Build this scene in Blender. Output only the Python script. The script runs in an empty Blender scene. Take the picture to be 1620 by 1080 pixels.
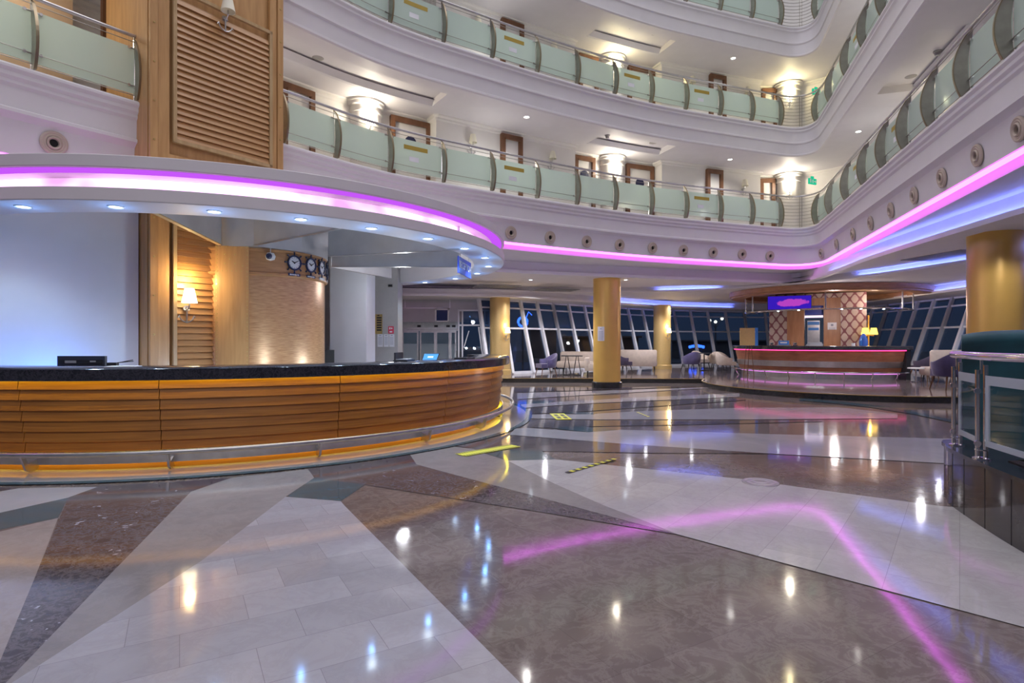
import bpy, math, random
from mathutils import Vector, Matrix
random.seed(7)
C = bpy.context.scene.collection
F = 900.0; H = 1.40
PI = math.pi
def R(a): return math.radians(a)
# ---------------------------------------------------------------- placing helpers
def P(px, py, d):                       # a picture ray at a depth -> a place in the hall
    return Vector(((px-810)/F*d, d, H+(540-py)/F*d))
def FL(px, py, z=0.0):                  # picture ray met by the floor at height z
    d = (H-z)*F/(py-540)
    return Vector(((px-810)/F*d, d, z))
def catmull(pts, n=8):
    out = []; k = len(pts)
    for i in range(k-1):
        p0 = pts[max(i-1, 0)]; p1 = pts[i]; p2 = pts[i+1]; p3 = pts[min(i+2, k-1)]
        for j in range(n):
            t = j/n
            out.append(tuple(0.5*((2*p1[a])+(-p0[a]+p2[a])*t+(2*p0[a]-5*p1[a]+4*p2[a]-p3[a])*t*t+(-p0[a]+3*p1[a]-3*p2[a]+p3[a])*t**3) for a in (0, 1)))
    out.append(tuple(pts[-1])); return out
def resample(pts, n):
    L = [0]
    for a, b in zip(pts, pts[1:]): L.append(L[-1]+math.dist(a, b))
    out = []; j = 0
    for i in range(n):
        s = L[-1]*i/(n-1)
        while j < len(pts)-2 and L[j+1] < s: j += 1
        t = (s-L[j])/max(L[j+1]-L[j], 1e-9)
        out.append((pts[j][0]+(pts[j+1][0]-pts[j][0])*t, pts[j][1]+(pts[j+1][1]-pts[j][1])*t))
    return out
def normals(pts, closed=False):
    n = len(pts); out = []
    for i in range(n):
        if closed: a = pts[i-1]; b = pts[(i+1) % n]
        else: a = pts[max(i-1, 0)]; b = pts[min(i+1, n-1)]
        dx, dy = b[0]-a[0], b[1]-a[1]; l = math.hypot(dx, dy) or 1
        out.append((-dy/l, dx/l))
    return out
def offs(pts, o):
    return [(p[0]+n[0]*o, p[1]+n[1]*o) for p, n in zip(pts, normals(pts))]
def cross(pts, px, i0=0, i1=None):      # where a polyline meets the picture column px -> (pos, tangent, index)
    t = (px-810)/F
    g = lambda p: p[0]-t*p[1]
    i1 = i1 or len(pts)-1
    for i in range(i0, i1):
        a, b = pts[i], pts[i+1]
        if a[1] > .5 and b[1] > .5 and g(a)*g(b) <= 0 and g(a) != g(b):
            k = g(a)/(g(a)-g(b)); l = math.dist(a, b)
            return ((a[0]+(b[0]-a[0])*k, a[1]+(b[1]-a[1])*k), ((b[0]-a[0])/l, (b[1]-a[1])/l), i+k)
    raise ValueError(px)
# ---------------------------------------------------------------- mesh builder
class MB:
    def __init__(s): s.v = []; s.f = []; s.m = []
    def add(s, vs, fs, m=0):
        o = len(s.v); s.v += [tuple(v) for v in vs]
        s.f += [tuple(i+o for i in f) for f in fs]; s.m += [m]*len(fs); return s
    def poly(s, pts, m=0): return s.add(pts, [tuple(range(len(pts)))], m)
    def box(s, c, size, rz=0, m=0, bev=0):
        x, y, z = (q/2 for q in size); ca, sa = math.cos(rz), math.sin(rz)
        vs = []
        for dz in (-z, z):
            for dx, dy in ((-x, -y), (x, -y), (x, y), (-x, y)):
                vs.append((c[0]+dx*ca-dy*sa, c[1]+dx*sa+dy*ca, c[2]+dz))
        return s.add(vs, [(3, 2, 1, 0), (4, 5, 6, 7), (0, 1, 5, 4), (1, 2, 6, 5), (2, 3, 7, 6), (3, 0, 4, 7)], m)
    def hexa(s, a, b, m=0):             # two quads a (4 pts), b (4 pts)
        return s.add(list(a)+list(b), [(3, 2, 1, 0), (4, 5, 6, 7), (0, 1, 5, 4), (1, 2, 6, 5), (2, 3, 7, 6), (3, 0, 4, 7)], m)
    def prism(s, pts, z0, z1, m=0, mt=None, top=True, bottom=True):
        n = len(pts); vs = [(p[0], p[1], z0) for p in pts]+[(p[0], p[1], z1) for p in pts]
        s.add(vs, [(i, (i+1) % n, n+(i+1) % n, n+i) for i in range(n)], m)
        if top: s.poly([(p[0], p[1], z1) for p in pts], m if mt is None else mt)
        if bottom: s.poly([(p[0], p[1], z0) for p in reversed(pts)], m)
        return s
    def tube(s, pts, r, n=8, m=0, r1=None, closed=False, cap=True):
        pts = [Vector(p) for p in pts]; k = len(pts); vs = []
        prev = None
        for i, p in enumerate(pts):
            if closed: t = (pts[(i+1) % k]-pts[i-1])
            else: t = pts[min(i+1, k-1)]-pts[max(i-1, 0)]
            t.normalize()
            up = Vector((0, 0, 1)) if abs(t.z) < .95 else Vector((1, 0, 0))
            if prev is not None and abs(t.z) >= .95: up = prev
            x = t.cross(up).normalized(); y = x.cross(t).normalized(); prev = y
            rr = r if r1 is None else r+(r1-r)*i/max(k-1, 1)
            for j in range(n):
                a = 2*PI*j/n; vs.append(p+x*(rr*math.cos(a))+y*(rr*math.sin(a)))
        fs = []
        for i in range(k if closed else k-1):
            i2 = (i+1) % k
            for j in range(n):
                fs.append((i*n+j, i*n+(j+1) % n, i2*n+(j+1) % n, i2*n+j))
        if cap and not closed: fs += [tuple(range(n-1, -1, -1)), tuple((k-1)*n+j for j in range(n))]
        return s.add(vs, fs, m)
    def lathe(s, prof, c=(0, 0), n=32, a0=0, a1=2*PI, m=0, closed=False, zc=0, endcaps=True):
        full = abs(a1-a0-2*PI) < 1e-6; k = len(prof); cols = n if full else n+1; vs = []
        for i in range(cols):
            a = a0+(a1-a0)*i/n
            for r, z in prof: vs.append((c[0]+r*math.cos(a), c[1]+r*math.sin(a), zc+z))
        fs = []
        for i in range(n):
            i2 = (i+1) % cols
            for j in range(k if closed else k-1):
                j2 = (j+1) % k
                fs.append((i*k+j, i2*k+j, i2*k+j2, i*k+j2))
        if closed and not full and endcaps: fs += [tuple(range(k)), tuple((cols-1)*k+j for j in reversed(range(k)))]
        return s.add(vs, fs, m)
    def sweep(s, prof, pts, m=0, closed=False, caps=True, nrm=None):   # prof (offset, z) carried along a plan line
        nn = nrm or normals(pts); k = len(prof); vs = []
        for p, q in zip(pts, nn):
            for o, z in prof: vs.append((p[0]+q[0]*o, p[1]+q[1]*o, z))
        fs = []
        for i in range(len(pts)-1):
            for j in range(k if closed else k-1):
                j2 = (j+1) % k
                fs.append((i*k+j, i*k+j2, (i+1)*k+j2, (i+1)*k+j))
        if closed and caps: fs += [tuple(range(k)), tuple((len(pts)-1)*k+j for j in reversed(range(k)))]
        return s.add(vs, fs, m)
    def ruled(s, A, B, zA, zB=None, m=0):
        zB = zA if zB is None else zB; n = len(A)
        vs = [(a[0], a[1], zA) for a in A]+[(b[0], b[1], zB) for b in B]
        return s.add(vs, [(i, i+1, n+i+1, n+i) for i in range(n-1)], m)
    def disc(s, c, nrm, r, th, n=20, m=0, r0=None):
        nrm = Vector(nrm).normalized(); c = Vector(c)
        return s.tube([c, c+nrm*th], r, n, m)
    def build(s, name, mats, parent=None, smooth=38, world=False, loc=None):
        me = bpy.data.meshes.new(name)
        if not isinstance(mats, (list, tuple)): mats = [mats]
        if parent is None and loc is None:
            xs = [v[0] for v in s.v]; ys = [v[1] for v in s.v]; zs = [v[2] for v in s.v]
            loc = ((min(xs)+max(xs))/2, (min(ys)+max(ys))/2, min(zs))
        L = Vector((0, 0, 0))
        if parent is None: L = Vector(loc)
        elif world:
            q = parent
            while q is not None: L = L+q.location; q = q.parent
        vs = [(v[0]-L.x, v[1]-L.y, v[2]-L.z) for v in s.v] if L.length else s.v
        me.from_pydata(vs, [], s.f)
        for mm in mats: me.materials.append(mm)
        if len(mats) > 1: me.polygons.foreach_set('material_index', s.m)
        if smooth:
            me.polygons.foreach_set('use_smooth', [True]*len(me.polygons))
            me.set_sharp_from_angle(angle=R(smooth))
        me.update()
        o = bpy.data.objects.new(name, me); C.objects.link(o)
        if parent is None: o.location = L
        else: o.parent = parent
        return o
def tag(o, label=None, cat=None, group=None, kind=None):
    if label: o['label'] = label
    if cat: o['category'] = cat
    if group: o['group'] = group
    if kind: o['kind'] = kind
    return o
def empty(name, loc, label, cat, rz=0, group=None, kind=None):
    o = bpy.data.objects.new(name, None); C.objects.link(o); o.location = loc; o.rotation_euler = (0, 0, rz)
    o.empty_display_size = .1
    return tag(o, label, cat, group, kind)
def dup(root, loc=None, rz=None, label=None, group=None):
    r = root.copy(); C.objects.link(r)
    if loc is not None: r.location = loc
    if rz is not None: r.rotation_euler = (0, 0, rz)
    if label: r['label'] = label
    if group: r['group'] = group
    for ch in list(root.children):
        c = ch.copy(); C.objects.link(c); c.parent = r
        for g in list(ch.children):
            d = g.copy(); C.objects.link(d); d.parent = c
    return r
ORD = ('first second third fourth fifth sixth seventh eighth ninth tenth eleventh twelfth thirteenth fourteenth fifteenth '
       'sixteenth seventeenth eighteenth nineteenth twentieth twenty-first twenty-second').split()
def text_mesh(name, body, size, mat, parent, loc, rot, depth=.004):
    cu = bpy.data.curves.new('t', 'FONT'); cu.body = body; cu.size = size; cu.extrude = depth; cu.align_x = 'CENTER'; cu.align_y = 'CENTER'
    t = bpy.data.objects.new('t', cu); C.objects.link(t)
    dg = bpy.context.evaluated_depsgraph_get(); me = bpy.data.meshes.new_from_object(t.evaluated_get(dg)); me.name = name
    bpy.data.objects.remove(t)
    me.materials.clear(); me.materials.append(mat)
    o = bpy.data.objects.new(name, me); C.objects.link(o); o.parent = parent; o.location = loc; o.rotation_euler = rot
    return o
# ---------------------------------------------------------------- materials
class NT:
    def __init__(s, name):
        s.mat = bpy.data.materials.new(name); s.mat.use_nodes = True; s.t = s.mat.node_tree; s.t.nodes.clear()
        s.out = s.n('ShaderNodeOutputMaterial')
    def n(s, typ, **kw):
        x = s.t.nodes.new(typ)
        for k, v in kw.items():
            if k in x.inputs: x.inputs[k].default_value = v
            else: setattr(x, k, v)
        return x
    def l(s, a, b): s.t.links.new(a, b)
def c4(c): return (c[0], c[1], c[2], 1)
def srgb(r, g, b):
    f = lambda u: (u/255/12.92 if u/255 <= .04045 else ((u/255+.055)/1.055)**2.4)
    return (f(r), f(g), f(b))
def bsdf(t, col=None, rough=.5, metal=0, **kw):
    b = t.n('ShaderNodeBsdfPrincipled'); b.inputs['Roughness'].default_value = rough; b.inputs['Metallic'].default_value = metal
    if col is not None: b.inputs['Base Color'].default_value = c4(col)
    for k, v in kw.items(): b.inputs[k].default_value = v
    t.l(b.outputs[0], t.out.inputs[0]); return b
def coords(t, scale=(1, 1, 1), rot=0):
    tc = t.n('ShaderNodeTexCoord'); mp = t.n('ShaderNodeMapping'); mp.inputs['Scale'].default_value = scale
    mp.inputs['Rotation'].default_value = (0, 0, rot); t.l(tc.outputs['Object'], mp.inputs[0]); return mp.outputs[0]
def mixc(t, fac, a, b, mode='MIX'):
    m = t.n('ShaderNodeMix', data_type='RGBA', blend_type=mode)
    for s, v in ((m.inputs[0], fac), (m.inputs[6], a), (m.inputs[7], b)):
        if isinstance(v, (int, float)): s.default_value = v
        elif isinstance(v, tuple): s.default_value = c4(v)
        else: t.l(v, s)
    return m.outputs[2]
def ramp(t, fac, stops):
    r = t.n('ShaderNodeValToRGB'); e = r.color_ramp.elements
    while len(e) < len(stops): e.new(.5)
    for x, (p, c) in zip(e, stops): x.position = p; x.color = c4(c) if isinstance(c, tuple) else (c, c, c, 1)
    t.l(fac, r.inputs[0]); return r.outputs[0]
def plain(name, col, rough=.5, metal=0, var=.06, scale=3.0, bump=0, **kw):
    t = NT(name); b = bsdf(t, col, rough, metal, **kw)
    nz = t.n('ShaderNodeTexNoise', Scale=scale, Detail=4.0); t.l(coords(t), nz.inputs['Vector'])
    lo = tuple(x*(1-var) for x in col); hi = tuple(min(1, x*(1+var)) for x in col)
    t.l(ramp(t, nz.outputs[0], [(.3, lo), (.7, hi)]), b.inputs['Base Color'])
    if bump:
        bp = t.n('ShaderNodeBump', Strength=bump, Distance=.01); t.l(nz.outputs[0], bp.inputs['Height']); t.l(bp.outputs[0], b.inputs['Normal'])
    return t.mat
def wood(name, c1, c2, scale, rough=.35, coat=.0, detail=5.0):
    t = NT(name); b = bsdf(t, c1, rough); b.inputs['Coat Weight'].default_value = coat; b.inputs['Coat Roughness'].default_value = .15
    nz = t.n('ShaderNodeTexNoise', Scale=1.0, Detail=detail, Distortion=.4); t.l(coords(t, scale), nz.inputs['Vector'])
    n2 = t.n('ShaderNodeTexNoise', Scale=.9, Detail=2.0); t.l(coords(t), n2.inputs['Vector'])
    base = ramp(t, nz.outputs[0], [(.32, c2), (.68, c1)])
    t.l(mixc(t, .25, base, ramp(t, n2.outputs[0], [(.3, c2), (.7, c1)])), b.inputs['Base Color'])
    bp = t.n('ShaderNodeBump', Strength=.08, Distance=.004); t.l(nz.outputs[0], bp.inputs['Height']); t.l(bp.outputs[0], b.inputs['Normal'])
    return t.mat
def emit(name, col, s):
    t = NT(name); e = t.n('ShaderNodeEmission'); e.inputs[0].default_value = c4(col); e.inputs[1].default_value = s
    t.l(e.outputs[0], t.out.inputs[0]); return t.mat
def marble(name, base, dark, vein, vs=6.0, vamt=.4, fleck=None, brick=None, rough=.072):
    t = NT(name); b = bsdf(t, base, rough); b.inputs['IOR'].default_value = 1.62
    co = coords(t)
    n1 = t.n('ShaderNodeTexNoise', Scale=1.6, Detail=8.0, Roughness=.6, Distortion=.6); t.l(co, n1.inputs['Vector'])
    col = ramp(t, n1.outputs[0], [(.3, dark), (.68, base)])
    n2 = t.n('ShaderNodeTexNoise', Scale=vs, Detail=9.0, Roughness=.72, Distortion=.7); t.l(co, n2.inputs['Vector'])
    vm = ramp(t, n2.outputs[0], [(.44, 0.0), (.5, 1.0), (.56, 0.0)])
    m = t.n('ShaderNodeMath', operation='MULTIPLY'); t.l(vm, m.inputs[0]); m.inputs[1].default_value = vamt
    col = mixc(t, m.outputs[0], col, vein)
    if fleck:
        vo = t.n('ShaderNodeTexVoronoi', Scale=8.5, Randomness=1.0); n3 = t.n('ShaderNodeTexNoise', Scale=9.0, Detail=4.0)
        t.l(co, n3.inputs['Vector']); t.l(mixc(t, .25, co, n3.outputs[1]), vo.inputs['Vector'])
        fm = ramp(t, vo.outputs['Distance'], [(.085, 1.0), (.125, 0.0)])
        col = mixc(t, fm, col, fleck)
    if brick:
        ang, w, h, amt = brick
        br = t.n('ShaderNodeTexBrick'); br.inputs['Scale'].default_value = 1.0
        br.inputs['Brick Width'].default_value = w; br.inputs['Row Height'].default_value = h; br.inputs['Mortar Size'].default_value = .0016
        br.inputs['Mortar Smooth'].default_value = .2; br.inputs['Color1'].default_value = (1, 1, 1, 1); br.inputs['Color2'].default_value = (amt, amt, amt, 1)
        br.inputs['Mortar'].default_value = (.62, .60, .61, 1); br.offset = .42
        t.l(coords(t, (1, 1, 1), -ang), br.inputs['Vector'])
        col = mixc(t, 1.0, col, br.outputs['Color'], 'MULTIPLY')
    t.l(col, b.inputs['Base Color'])
    nr = t.n('ShaderNodeTexNoise', Scale=14.0, Detail=5.0); t.l(co, nr.inputs['Vector'])
    mr = t.n('ShaderNodeMapRange'); t.l(nr.outputs[0], mr.inputs[0]); mr.inputs[3].default_value = rough*.6; mr.inputs[4].default_value = rough*1.5
    t.l(mr.outputs[0], b.inputs['Roughness'])
    n5 = t.n('ShaderNodeTexNoise', Scale=2.2, Detail=2.0); t.l(co, n5.inputs['Vector'])
    bp = t.n('ShaderNodeBump', Strength=.05, Distance=.02); t.l(n5.outputs[0], bp.inputs['Height']); t.l(bp.outputs[0], b.inputs['Normal'])
    return t.mat
def glassy(name, tint, alpha_tr, rough=.02, frost=0):
    t = NT(name); tr = t.n('ShaderNodeBsdfTransparent'); tr.inputs[0].default_value = c4(tint)
    gl = t.n('ShaderNodeBsdfGlossy'); gl.inputs['Roughness'].default_value = rough
    fr = t.n('ShaderNodeFresnel', IOR=1.5); mx = t.n('ShaderNodeMixShader'); ge = t.n('ShaderNodeNewGeometry'); iv = t.n('ShaderNodeMath', operation='SUBTRACT'); iv.inputs[0].default_value = 1
    t.l(ge.outputs['Backfacing'], iv.inputs[1]); ml = t.n('ShaderNodeMath', operation='MULTIPLY'); t.l(fr.outputs[0], ml.inputs[0]); t.l(iv.outputs[0], ml.inputs[1]); t.l(ml.outputs[0], mx.inputs[0])
    first = tr.outputs[0]
    if frost:
        df = t.n('ShaderNodeBsdfDiffuse'); df.inputs[0].default_value = c4(tint); tl = t.n('ShaderNodeBsdfTranslucent'); tl.inputs[0].default_value = c4(tint)
        m1 = t.n('ShaderNodeMixShader'); m1.inputs[0].default_value = .5; t.l(df.outputs[0], m1.inputs[1]); t.l(tl.outputs[0], m1.inputs[2])
        m2 = t.n('ShaderNodeMixShader'); m2.inputs[0].default_value = frost; t.l(tr.outputs[0], m2.inputs[1]); t.l(m1.outputs[0], m2.inputs[2]); first = m2.outputs[0]
    t.l(first, mx.inputs[1]); t.l(gl.outputs[0], mx.inputs[2]); t.l(mx.outputs[0], t.out.inputs[0]); return t.mat

M = {}
M['white'] = plain('wall_paint', (.74, .71, .73), .55, var=.02)
M['cream'] = plain('corridor_paint', (.78, .75, .71), .6, var=.02)
M['ceil'] = plain('ceiling_paint', (.84, .82, .84), .6, var=.02)
M['bluewall'] = plain('smooth_wall_paint', (.74, .75, .80), .5, var=.02)
M['oak'] = wood('pier_oak', srgb(206, 162, 108), srgb(178, 134, 84), (16, 16, 1.4), .42, .1)
M['oak_h'] = wood('louvre_oak', srgb(200, 154, 102), srgb(170, 124, 78), (2, 2, 40), .42, .1)
M['desk'] = wood('desk_wood', srgb(194, 132, 56), srgb(154, 98, 36), (1.6, 1.6, 55), .32, .25)
M['doorframe'] = wood('walnut_frame', srgb(128, 88, 60), srgb(100, 66, 44), (9, 9, 2), .4)
M['barwood'] = wood('bar_wood', srgb(154, 98, 68), srgb(114, 68, 46), (3, 3, 14), .3, .3)
M['granite'] = marble('black_granite', (.035, .034, .042), (.012, .012, .018), (.10, .10, .13), 16, .35, rough=.12)
M['planter'] = marble('dark_polished_granite', (.055, .048, .048), (.028, .025, .026), (.11, .10, .10), 9, .2, rough=.07)
M['steel'] = plain('brushed_steel', (.58, .57, .57), .30, 1, var=.08, scale=9)
M['steeld'] = plain('beam_steel', (.62, .62, .63), .42, .8, var=.10, scale=2)
M['chrome'] = plain('chrome', (.80, .78, .78), .10, 1, var=.02)
M['post'] = plain('post_steel', (.36, .34, .30), .36, .9, var=.1, scale=8)
M['bronze'] = plain('bronze_edge', (.30, .24, .16), .35, .9)
M['gold'] = plain('gold_lacquer', srgb(234, 190, 100), .30, .25, var=.03)
M['goldmatte'] = plain('gold_plaster', srgb(206, 176, 116), .45, .35, var=.06, bump=.1, scale=30)
M['black'] = plain('black_plastic', (.018, .018, .022), .4)
M['dark'] = plain('dark_void', (.01, .01, .012), .7)
M['grey'] = plain('grey_plastic', (.25, .26, .28), .5)
M['navy'] = plain('navy_enamel', (.02, .025, .075), .35)
M['whitep'] = plain('white_plastic', (.82, .82, .82), .4)
M['paper'] = plain('printed_paper', (.78, .78, .82), .7)
M['ink'] = plain('grey_ink', (.30, .32, .40), .7)
M['red'] = plain('red_sign', (.70, .03, .09), .45)
M['shade'] = plain('lamp_shade', (.88, .84, .68), .7)
M['ringbeige'] = plain('beige_ring', srgb(196, 180, 166), .5)
M['yellow'] = plain('yellow_tape', srgb(224, 222, 70), .5)
M['blk'] = plain('black_tape', (.03, .03, .03), .5)
M['teal'] = plain('teal_velvet', (.008, .075, .095), .6, var=.5, scale=2.5, **{'Sheen Weight': .35})
M['purple'] = plain('purple_velvet', (.075, .062, .17), .75, var=.25, scale=5, **{'Sheen Weight': .5})
M['purpled'] = plain('plum_velvet', (.05, .035, .075), .75, var=.25, scale=5, **{'Sheen Weight': .4})
M['beige'] = plain('beige_upholstery', srgb(186, 172, 160), .8, var=.08, scale=8)
M['legwood'] = wood('chair_leg_wood', srgb(120, 80, 50), srgb(90, 56, 34), (20, 20, 3), .4)
M['soil'] = plain('planting_soil', (.02, .018, .015), .9, var=.4, scale=20, bump=.5)
M['leaf'] = plain('dark_leaf', (.018, .05, .015), .5, var=.4)
M['bluebox'] = plain('blue_packaging', (.05, .22, .62), .4)
M['bluecloth'] = plain('blue_cloth', (.03, .10, .40), .7)
M['signblue'] = plain('blue_signboard', (.035, .065, .48), .35)
M['sticker'] = plain('gold_sticker', srgb(176, 150, 62), .5)
M['brass'] = plain('brass_plate', srgb(196, 170, 112), .3, .8)
M['damask'] = None
M['w_wh'] = marble('white_marble', (.52, .515, .565), (.44, .44, .485), (.36, .34, .37), 5, .22, brick=(R(30.3), .52, .314, .80))
M['w_wr'] = marble('cream_marble_slabs', (.63, .61, .61), (.53, .52, .53), (.40, .37, .36), 5, .22, brick=(R(51.8), .62, .345, .86))
M['w_pl'] = marble('white_marble_band', (.47, .45, .47), (.39, .38, .41), (.44, .42, .44), 4, .2)
M['grg'] = marble('greige_marble', (.335, .315, .315), (.265, .25, .255), (.40, .38, .375), 3.5, .25)
M['brn'] = marble('brown_marble', (.235, .190, .176), (.165, .132, .123), (.33, .285, .265), 5.5, .5, brick=(R(30.3), .62, .46, .78), rough=.07)
M['bei'] = marble('beige_marble', (.40, .35, .33), (.30, .26, .25), (.46, .42, .40), 6, .3)
M['emp'] = marble('dark_emperador', (.115, .098, .105), (.060, .052, .058), (.26, .23, .24), 12, .5, fleck=(.50, .48, .52))
M['teal_m'] = marble('green_marble', (.075, .13, .16), (.045, .085, .105), (.15, .23, .26), 7, .35)
M['plum_m'] = marble('plum_marble', (.10, .07, .085), (.06, .045, .055), (.16, .12, .13), 7, .3)
M['riser'] = marble('black_step_tile', (.03, .03, .03), (.015, .015, .015), (.08, .08, .08), 9, .2, rough=.15)
M['balglass'] = glassy('frosted_balustrade_glass', (.80, .90, .84), 0, .12, frost=.74)
M['clear'] = glassy('clear_glass', (.86, .92, .92), 0, .02)
M['frost'] = glassy('frosted_border', (.78, .86, .90), 0, .2, frost=.75)
M['winglass'] = glassy('dusk_window_glass', (.55, .66, .80), 0, .015)
M['asph'] = plain('exterior_paving', (.05, .055, .065), .8)
M['e_pink'] = emit('pink_led', (1.0, .30, 1.0), 1.3)
def canopy_cove_glow():  # uneven emission imitates LED light washing over the cove wall
    t = NT('pink_white_glow'); e = t.n('ShaderNodeEmission'); e.inputs[0].default_value = (1, .50, 1, 1)
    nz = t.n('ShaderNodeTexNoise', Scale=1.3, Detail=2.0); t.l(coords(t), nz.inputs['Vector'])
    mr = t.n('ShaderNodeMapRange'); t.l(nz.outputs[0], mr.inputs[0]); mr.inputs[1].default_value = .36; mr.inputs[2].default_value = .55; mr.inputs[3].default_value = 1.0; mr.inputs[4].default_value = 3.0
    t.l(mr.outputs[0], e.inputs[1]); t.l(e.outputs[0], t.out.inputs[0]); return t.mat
M['e_canopy'] = canopy_cove_glow()
M['e_strip'] = emit('magenta_led', (.88, .13, 1.0), 5.0)
M['e_blue'] = emit('blue_led', (.15, .22, 1.0), 24.0)
M['e_amber'] = emit('amber_led', (1.0, .74, .03), 14)
M['e_amber2'] = emit('amber_floor_led', (1.0, .74, .03), 6)
M['e_bar'] = emit('crimson_led', (1.0, .06, .30), 2.6)
M['e_down'] = emit('cool_downlight', (.75, .90, 1.0), 14)
M['e_downw'] = emit('white_downlight', (1.0, .97, .86), 14)
M['e_shade'] = emit('lit_shade', (1.0, .80, .46), 7)
M['e_shadew'] = emit('lit_corridor_shade', (1.0, .88, .62), 8)
M['e_shaded'] = emit('amber_lit_shade', (1.0, .62, .10), 3)
M['e_screen'] = emit('tablet_screen', (.10, .38, 1.0), 1.3)
M['e_white'] = emit('screen_window', (.8, .92, 1.0), 1.4)
M['e_tv'] = None
M['e_exit'] = emit('exit_green', (.02, .55, .30), 1.0)
M['e_neon'] = emit('blue_neon', (.05, .16, 1.0), 5)
M['e_street'] = emit('street_lamp_glow', (1.0, .75, .45), 8)
# damask wallpaper
def damask():
    t = NT('damask_wallpaper'); b = bsdf(t, (.3, .2, .2), .6)
    tc = t.n('ShaderNodeTexCoord'); sp = t.n('ShaderNodeSeparateXYZ'); t.l(tc.outputs['Object'], sp.inputs[0])
    def mth(op, a, bb=None):
        m = t.n('ShaderNodeMath', operation=op)
        for i, v in enumerate((a, bb)):
            if v is None: continue
            if isinstance(v, (int, float)): m.inputs[i].default_value = v
            else: t.l(v, m.inputs[i])
        return m.outputs[0]
    x = mth('MULTIPLY', sp.outputs[0], 2*PI/.33); z = mth('MULTIPLY', sp.outputs[2], 2*PI/.47)
    lat = mth('ABSOLUTE', mth('ADD', mth('COSINE', x), mth('COSINE', z)))
    og = ramp(t, lat, [(.30, 0.0), (.62, 1.0)])
    pet = mth('ABSOLUTE', mth('MULTIPLY', mth('SINE', mth('MULTIPLY', x, 4.0)), mth('SINE', mth('MULTIPLY', z, 5.0))))
    pm = ramp(t, pet, [(.14, .1), (.42, 1.0)])
    m = mth('MULTIPLY', og, pm)
    t.l(mixc(t, m, srgb(112, 62, 70), srgb(196, 184, 170)), b.inputs['Base Color']); return t.mat
M['damask'] = damask()
def tv():
    t = NT('display_picture'); co = coords(t, (1, 1, 1))
    sp = t.n('ShaderNodeSeparateXYZ'); t.l(co, sp.inputs[0])
    nz = t.n('ShaderNodeTexNoise', Scale=4.0, Detail=6.0); t.l(co, nz.inputs['Vector'])
    def mth(op, a, bb):
        m = t.n('ShaderNodeMath', operation=op)
        for i, v in enumerate((a, bb)):
            if isinstance(v, (int, float)): m.inputs[i].default_value = v
            else: t.l(v, m.inputs[i])
        return m.outputs[0]
    ex = mth('MULTIPLY', mth('SUBTRACT', sp.outputs[0], .08), 1.55); ez = mth('MULTIPLY', mth('SUBTRACT', sp.outputs[2], .25), 6.0)
    d = mth('ADD', mth('MULTIPLY', ex, ex), mth('MULTIPLY', ez, ez)); d = mth('MULTIPLY', mth('ADD', d, mth('MULTIPLY', nz.outputs[0], 1.9)), .42)
    col = ramp(t, d, [(.62, srgb(190, 70, 200)), (.70, srgb(58, 30, 190))])
    e = t.n('ShaderNodeEmission', Strength=.9); t.l(col, e.inputs[0]); t.l(e.outputs[0], t.out.inputs[0]); return t.mat
M['e_tv'] = tv()
def drum_mat():
    t = NT('ribbed_copper_cladding'); b = bsdf(t, srgb(196, 140, 92), .36, .35)
    nz = t.n('ShaderNodeTexNoise', Scale=1.0, Detail=3.0); t.l(coords(t, (8, 8, 90)), nz.inputs['Vector'])
    t.l(ramp(t, nz.outputs[0], [(.3, srgb(190, 140, 96)), (.7, srgb(222, 178, 132))]), b.inputs['Base Color'])
    bp = t.n('ShaderNodeBump', Strength=.12, Distance=.005); t.l(nz.outputs[0], bp.inputs['Height']); t.l(bp.outputs[0], b.inputs['Normal']); return t.mat
M['drum'] = drum_mat()

def point(name, loc, col, w, r=.05):
    l = bpy.data.lights.new(name, 'POINT'); l.energy = w; l.color = col; l.shadow_soft_size = r
    o = bpy.data.objects.new(name, l); C.objects.link(o); o.location = loc; return o
def spot(name, loc, col, w, ang=110, blend=.6, r=.04, tgt=None):
    l = bpy.data.lights.new(name, 'SPOT'); l.energy = w; l.color = col; l.shadow_soft_size = r; l.spot_size = R(ang); l.spot_blend = blend
    o = bpy.data.objects.new(name, l); C.objects.link(o); o.location = loc
    if tgt is not None: o.rotation_euler = (Vector(tgt)-Vector(loc)).to_track_quat('-Z', 'Y').to_euler()
    return o
def area(name, loc, rot, col, w, sx, sy):
    l = bpy.data.lights.new(name, 'AREA'); l.energy = w; l.color = col; l.shape = 'RECTANGLE'; l.size = sx; l.size_y = sy
    o = bpy.data.objects.new(name, l); C.objects.link(o); o.location = loc; o.rotation_euler = rot; return o

# ================================================================ FLOOR
fb = MB(); fmats = [M[k] for k in ('brn', 'w_wh', 'w_wr', 'w_pl', 'grg', 'bei', 'emp', 'teal_m', 'plum_m')]
FI = {k: i for i, k in enumerate(('brn', 'w_wh', 'w_wr', 'w_pl', 'grg', 'bei', 'emp', 'teal_m', 'plum_m'))}
fb.poly([(-16, -6, 0), (20, -6, 0), (20, 36, 0), (-16, 36, 0)], 0)
lay = [0]
def inlay(k, pts):
    lay[0] += 1; z = .0004*lay[0]
    fb.poly([tuple(FL(x, y)[:2])+(z,) for x, y in pts], FI[k])
inlay('bei', [(-90, 862), (92, 819), (53, 919), (-33, 1125), (-60, 1190), (-400, 1190)])
inlay('w_pl', [(155, 770), (108, 787), (0, 811), (-90, 832), (-90, 785), (0, 777), (30, 772)])
inlay('teal_m', [(108, 787), (92, 819), (0, 838), (-90, 858), (-90, 831), (0, 811)])
inlay('plum_m', [(-60, 771), (30, 772), (0, 777), (-60, 785)])
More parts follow.
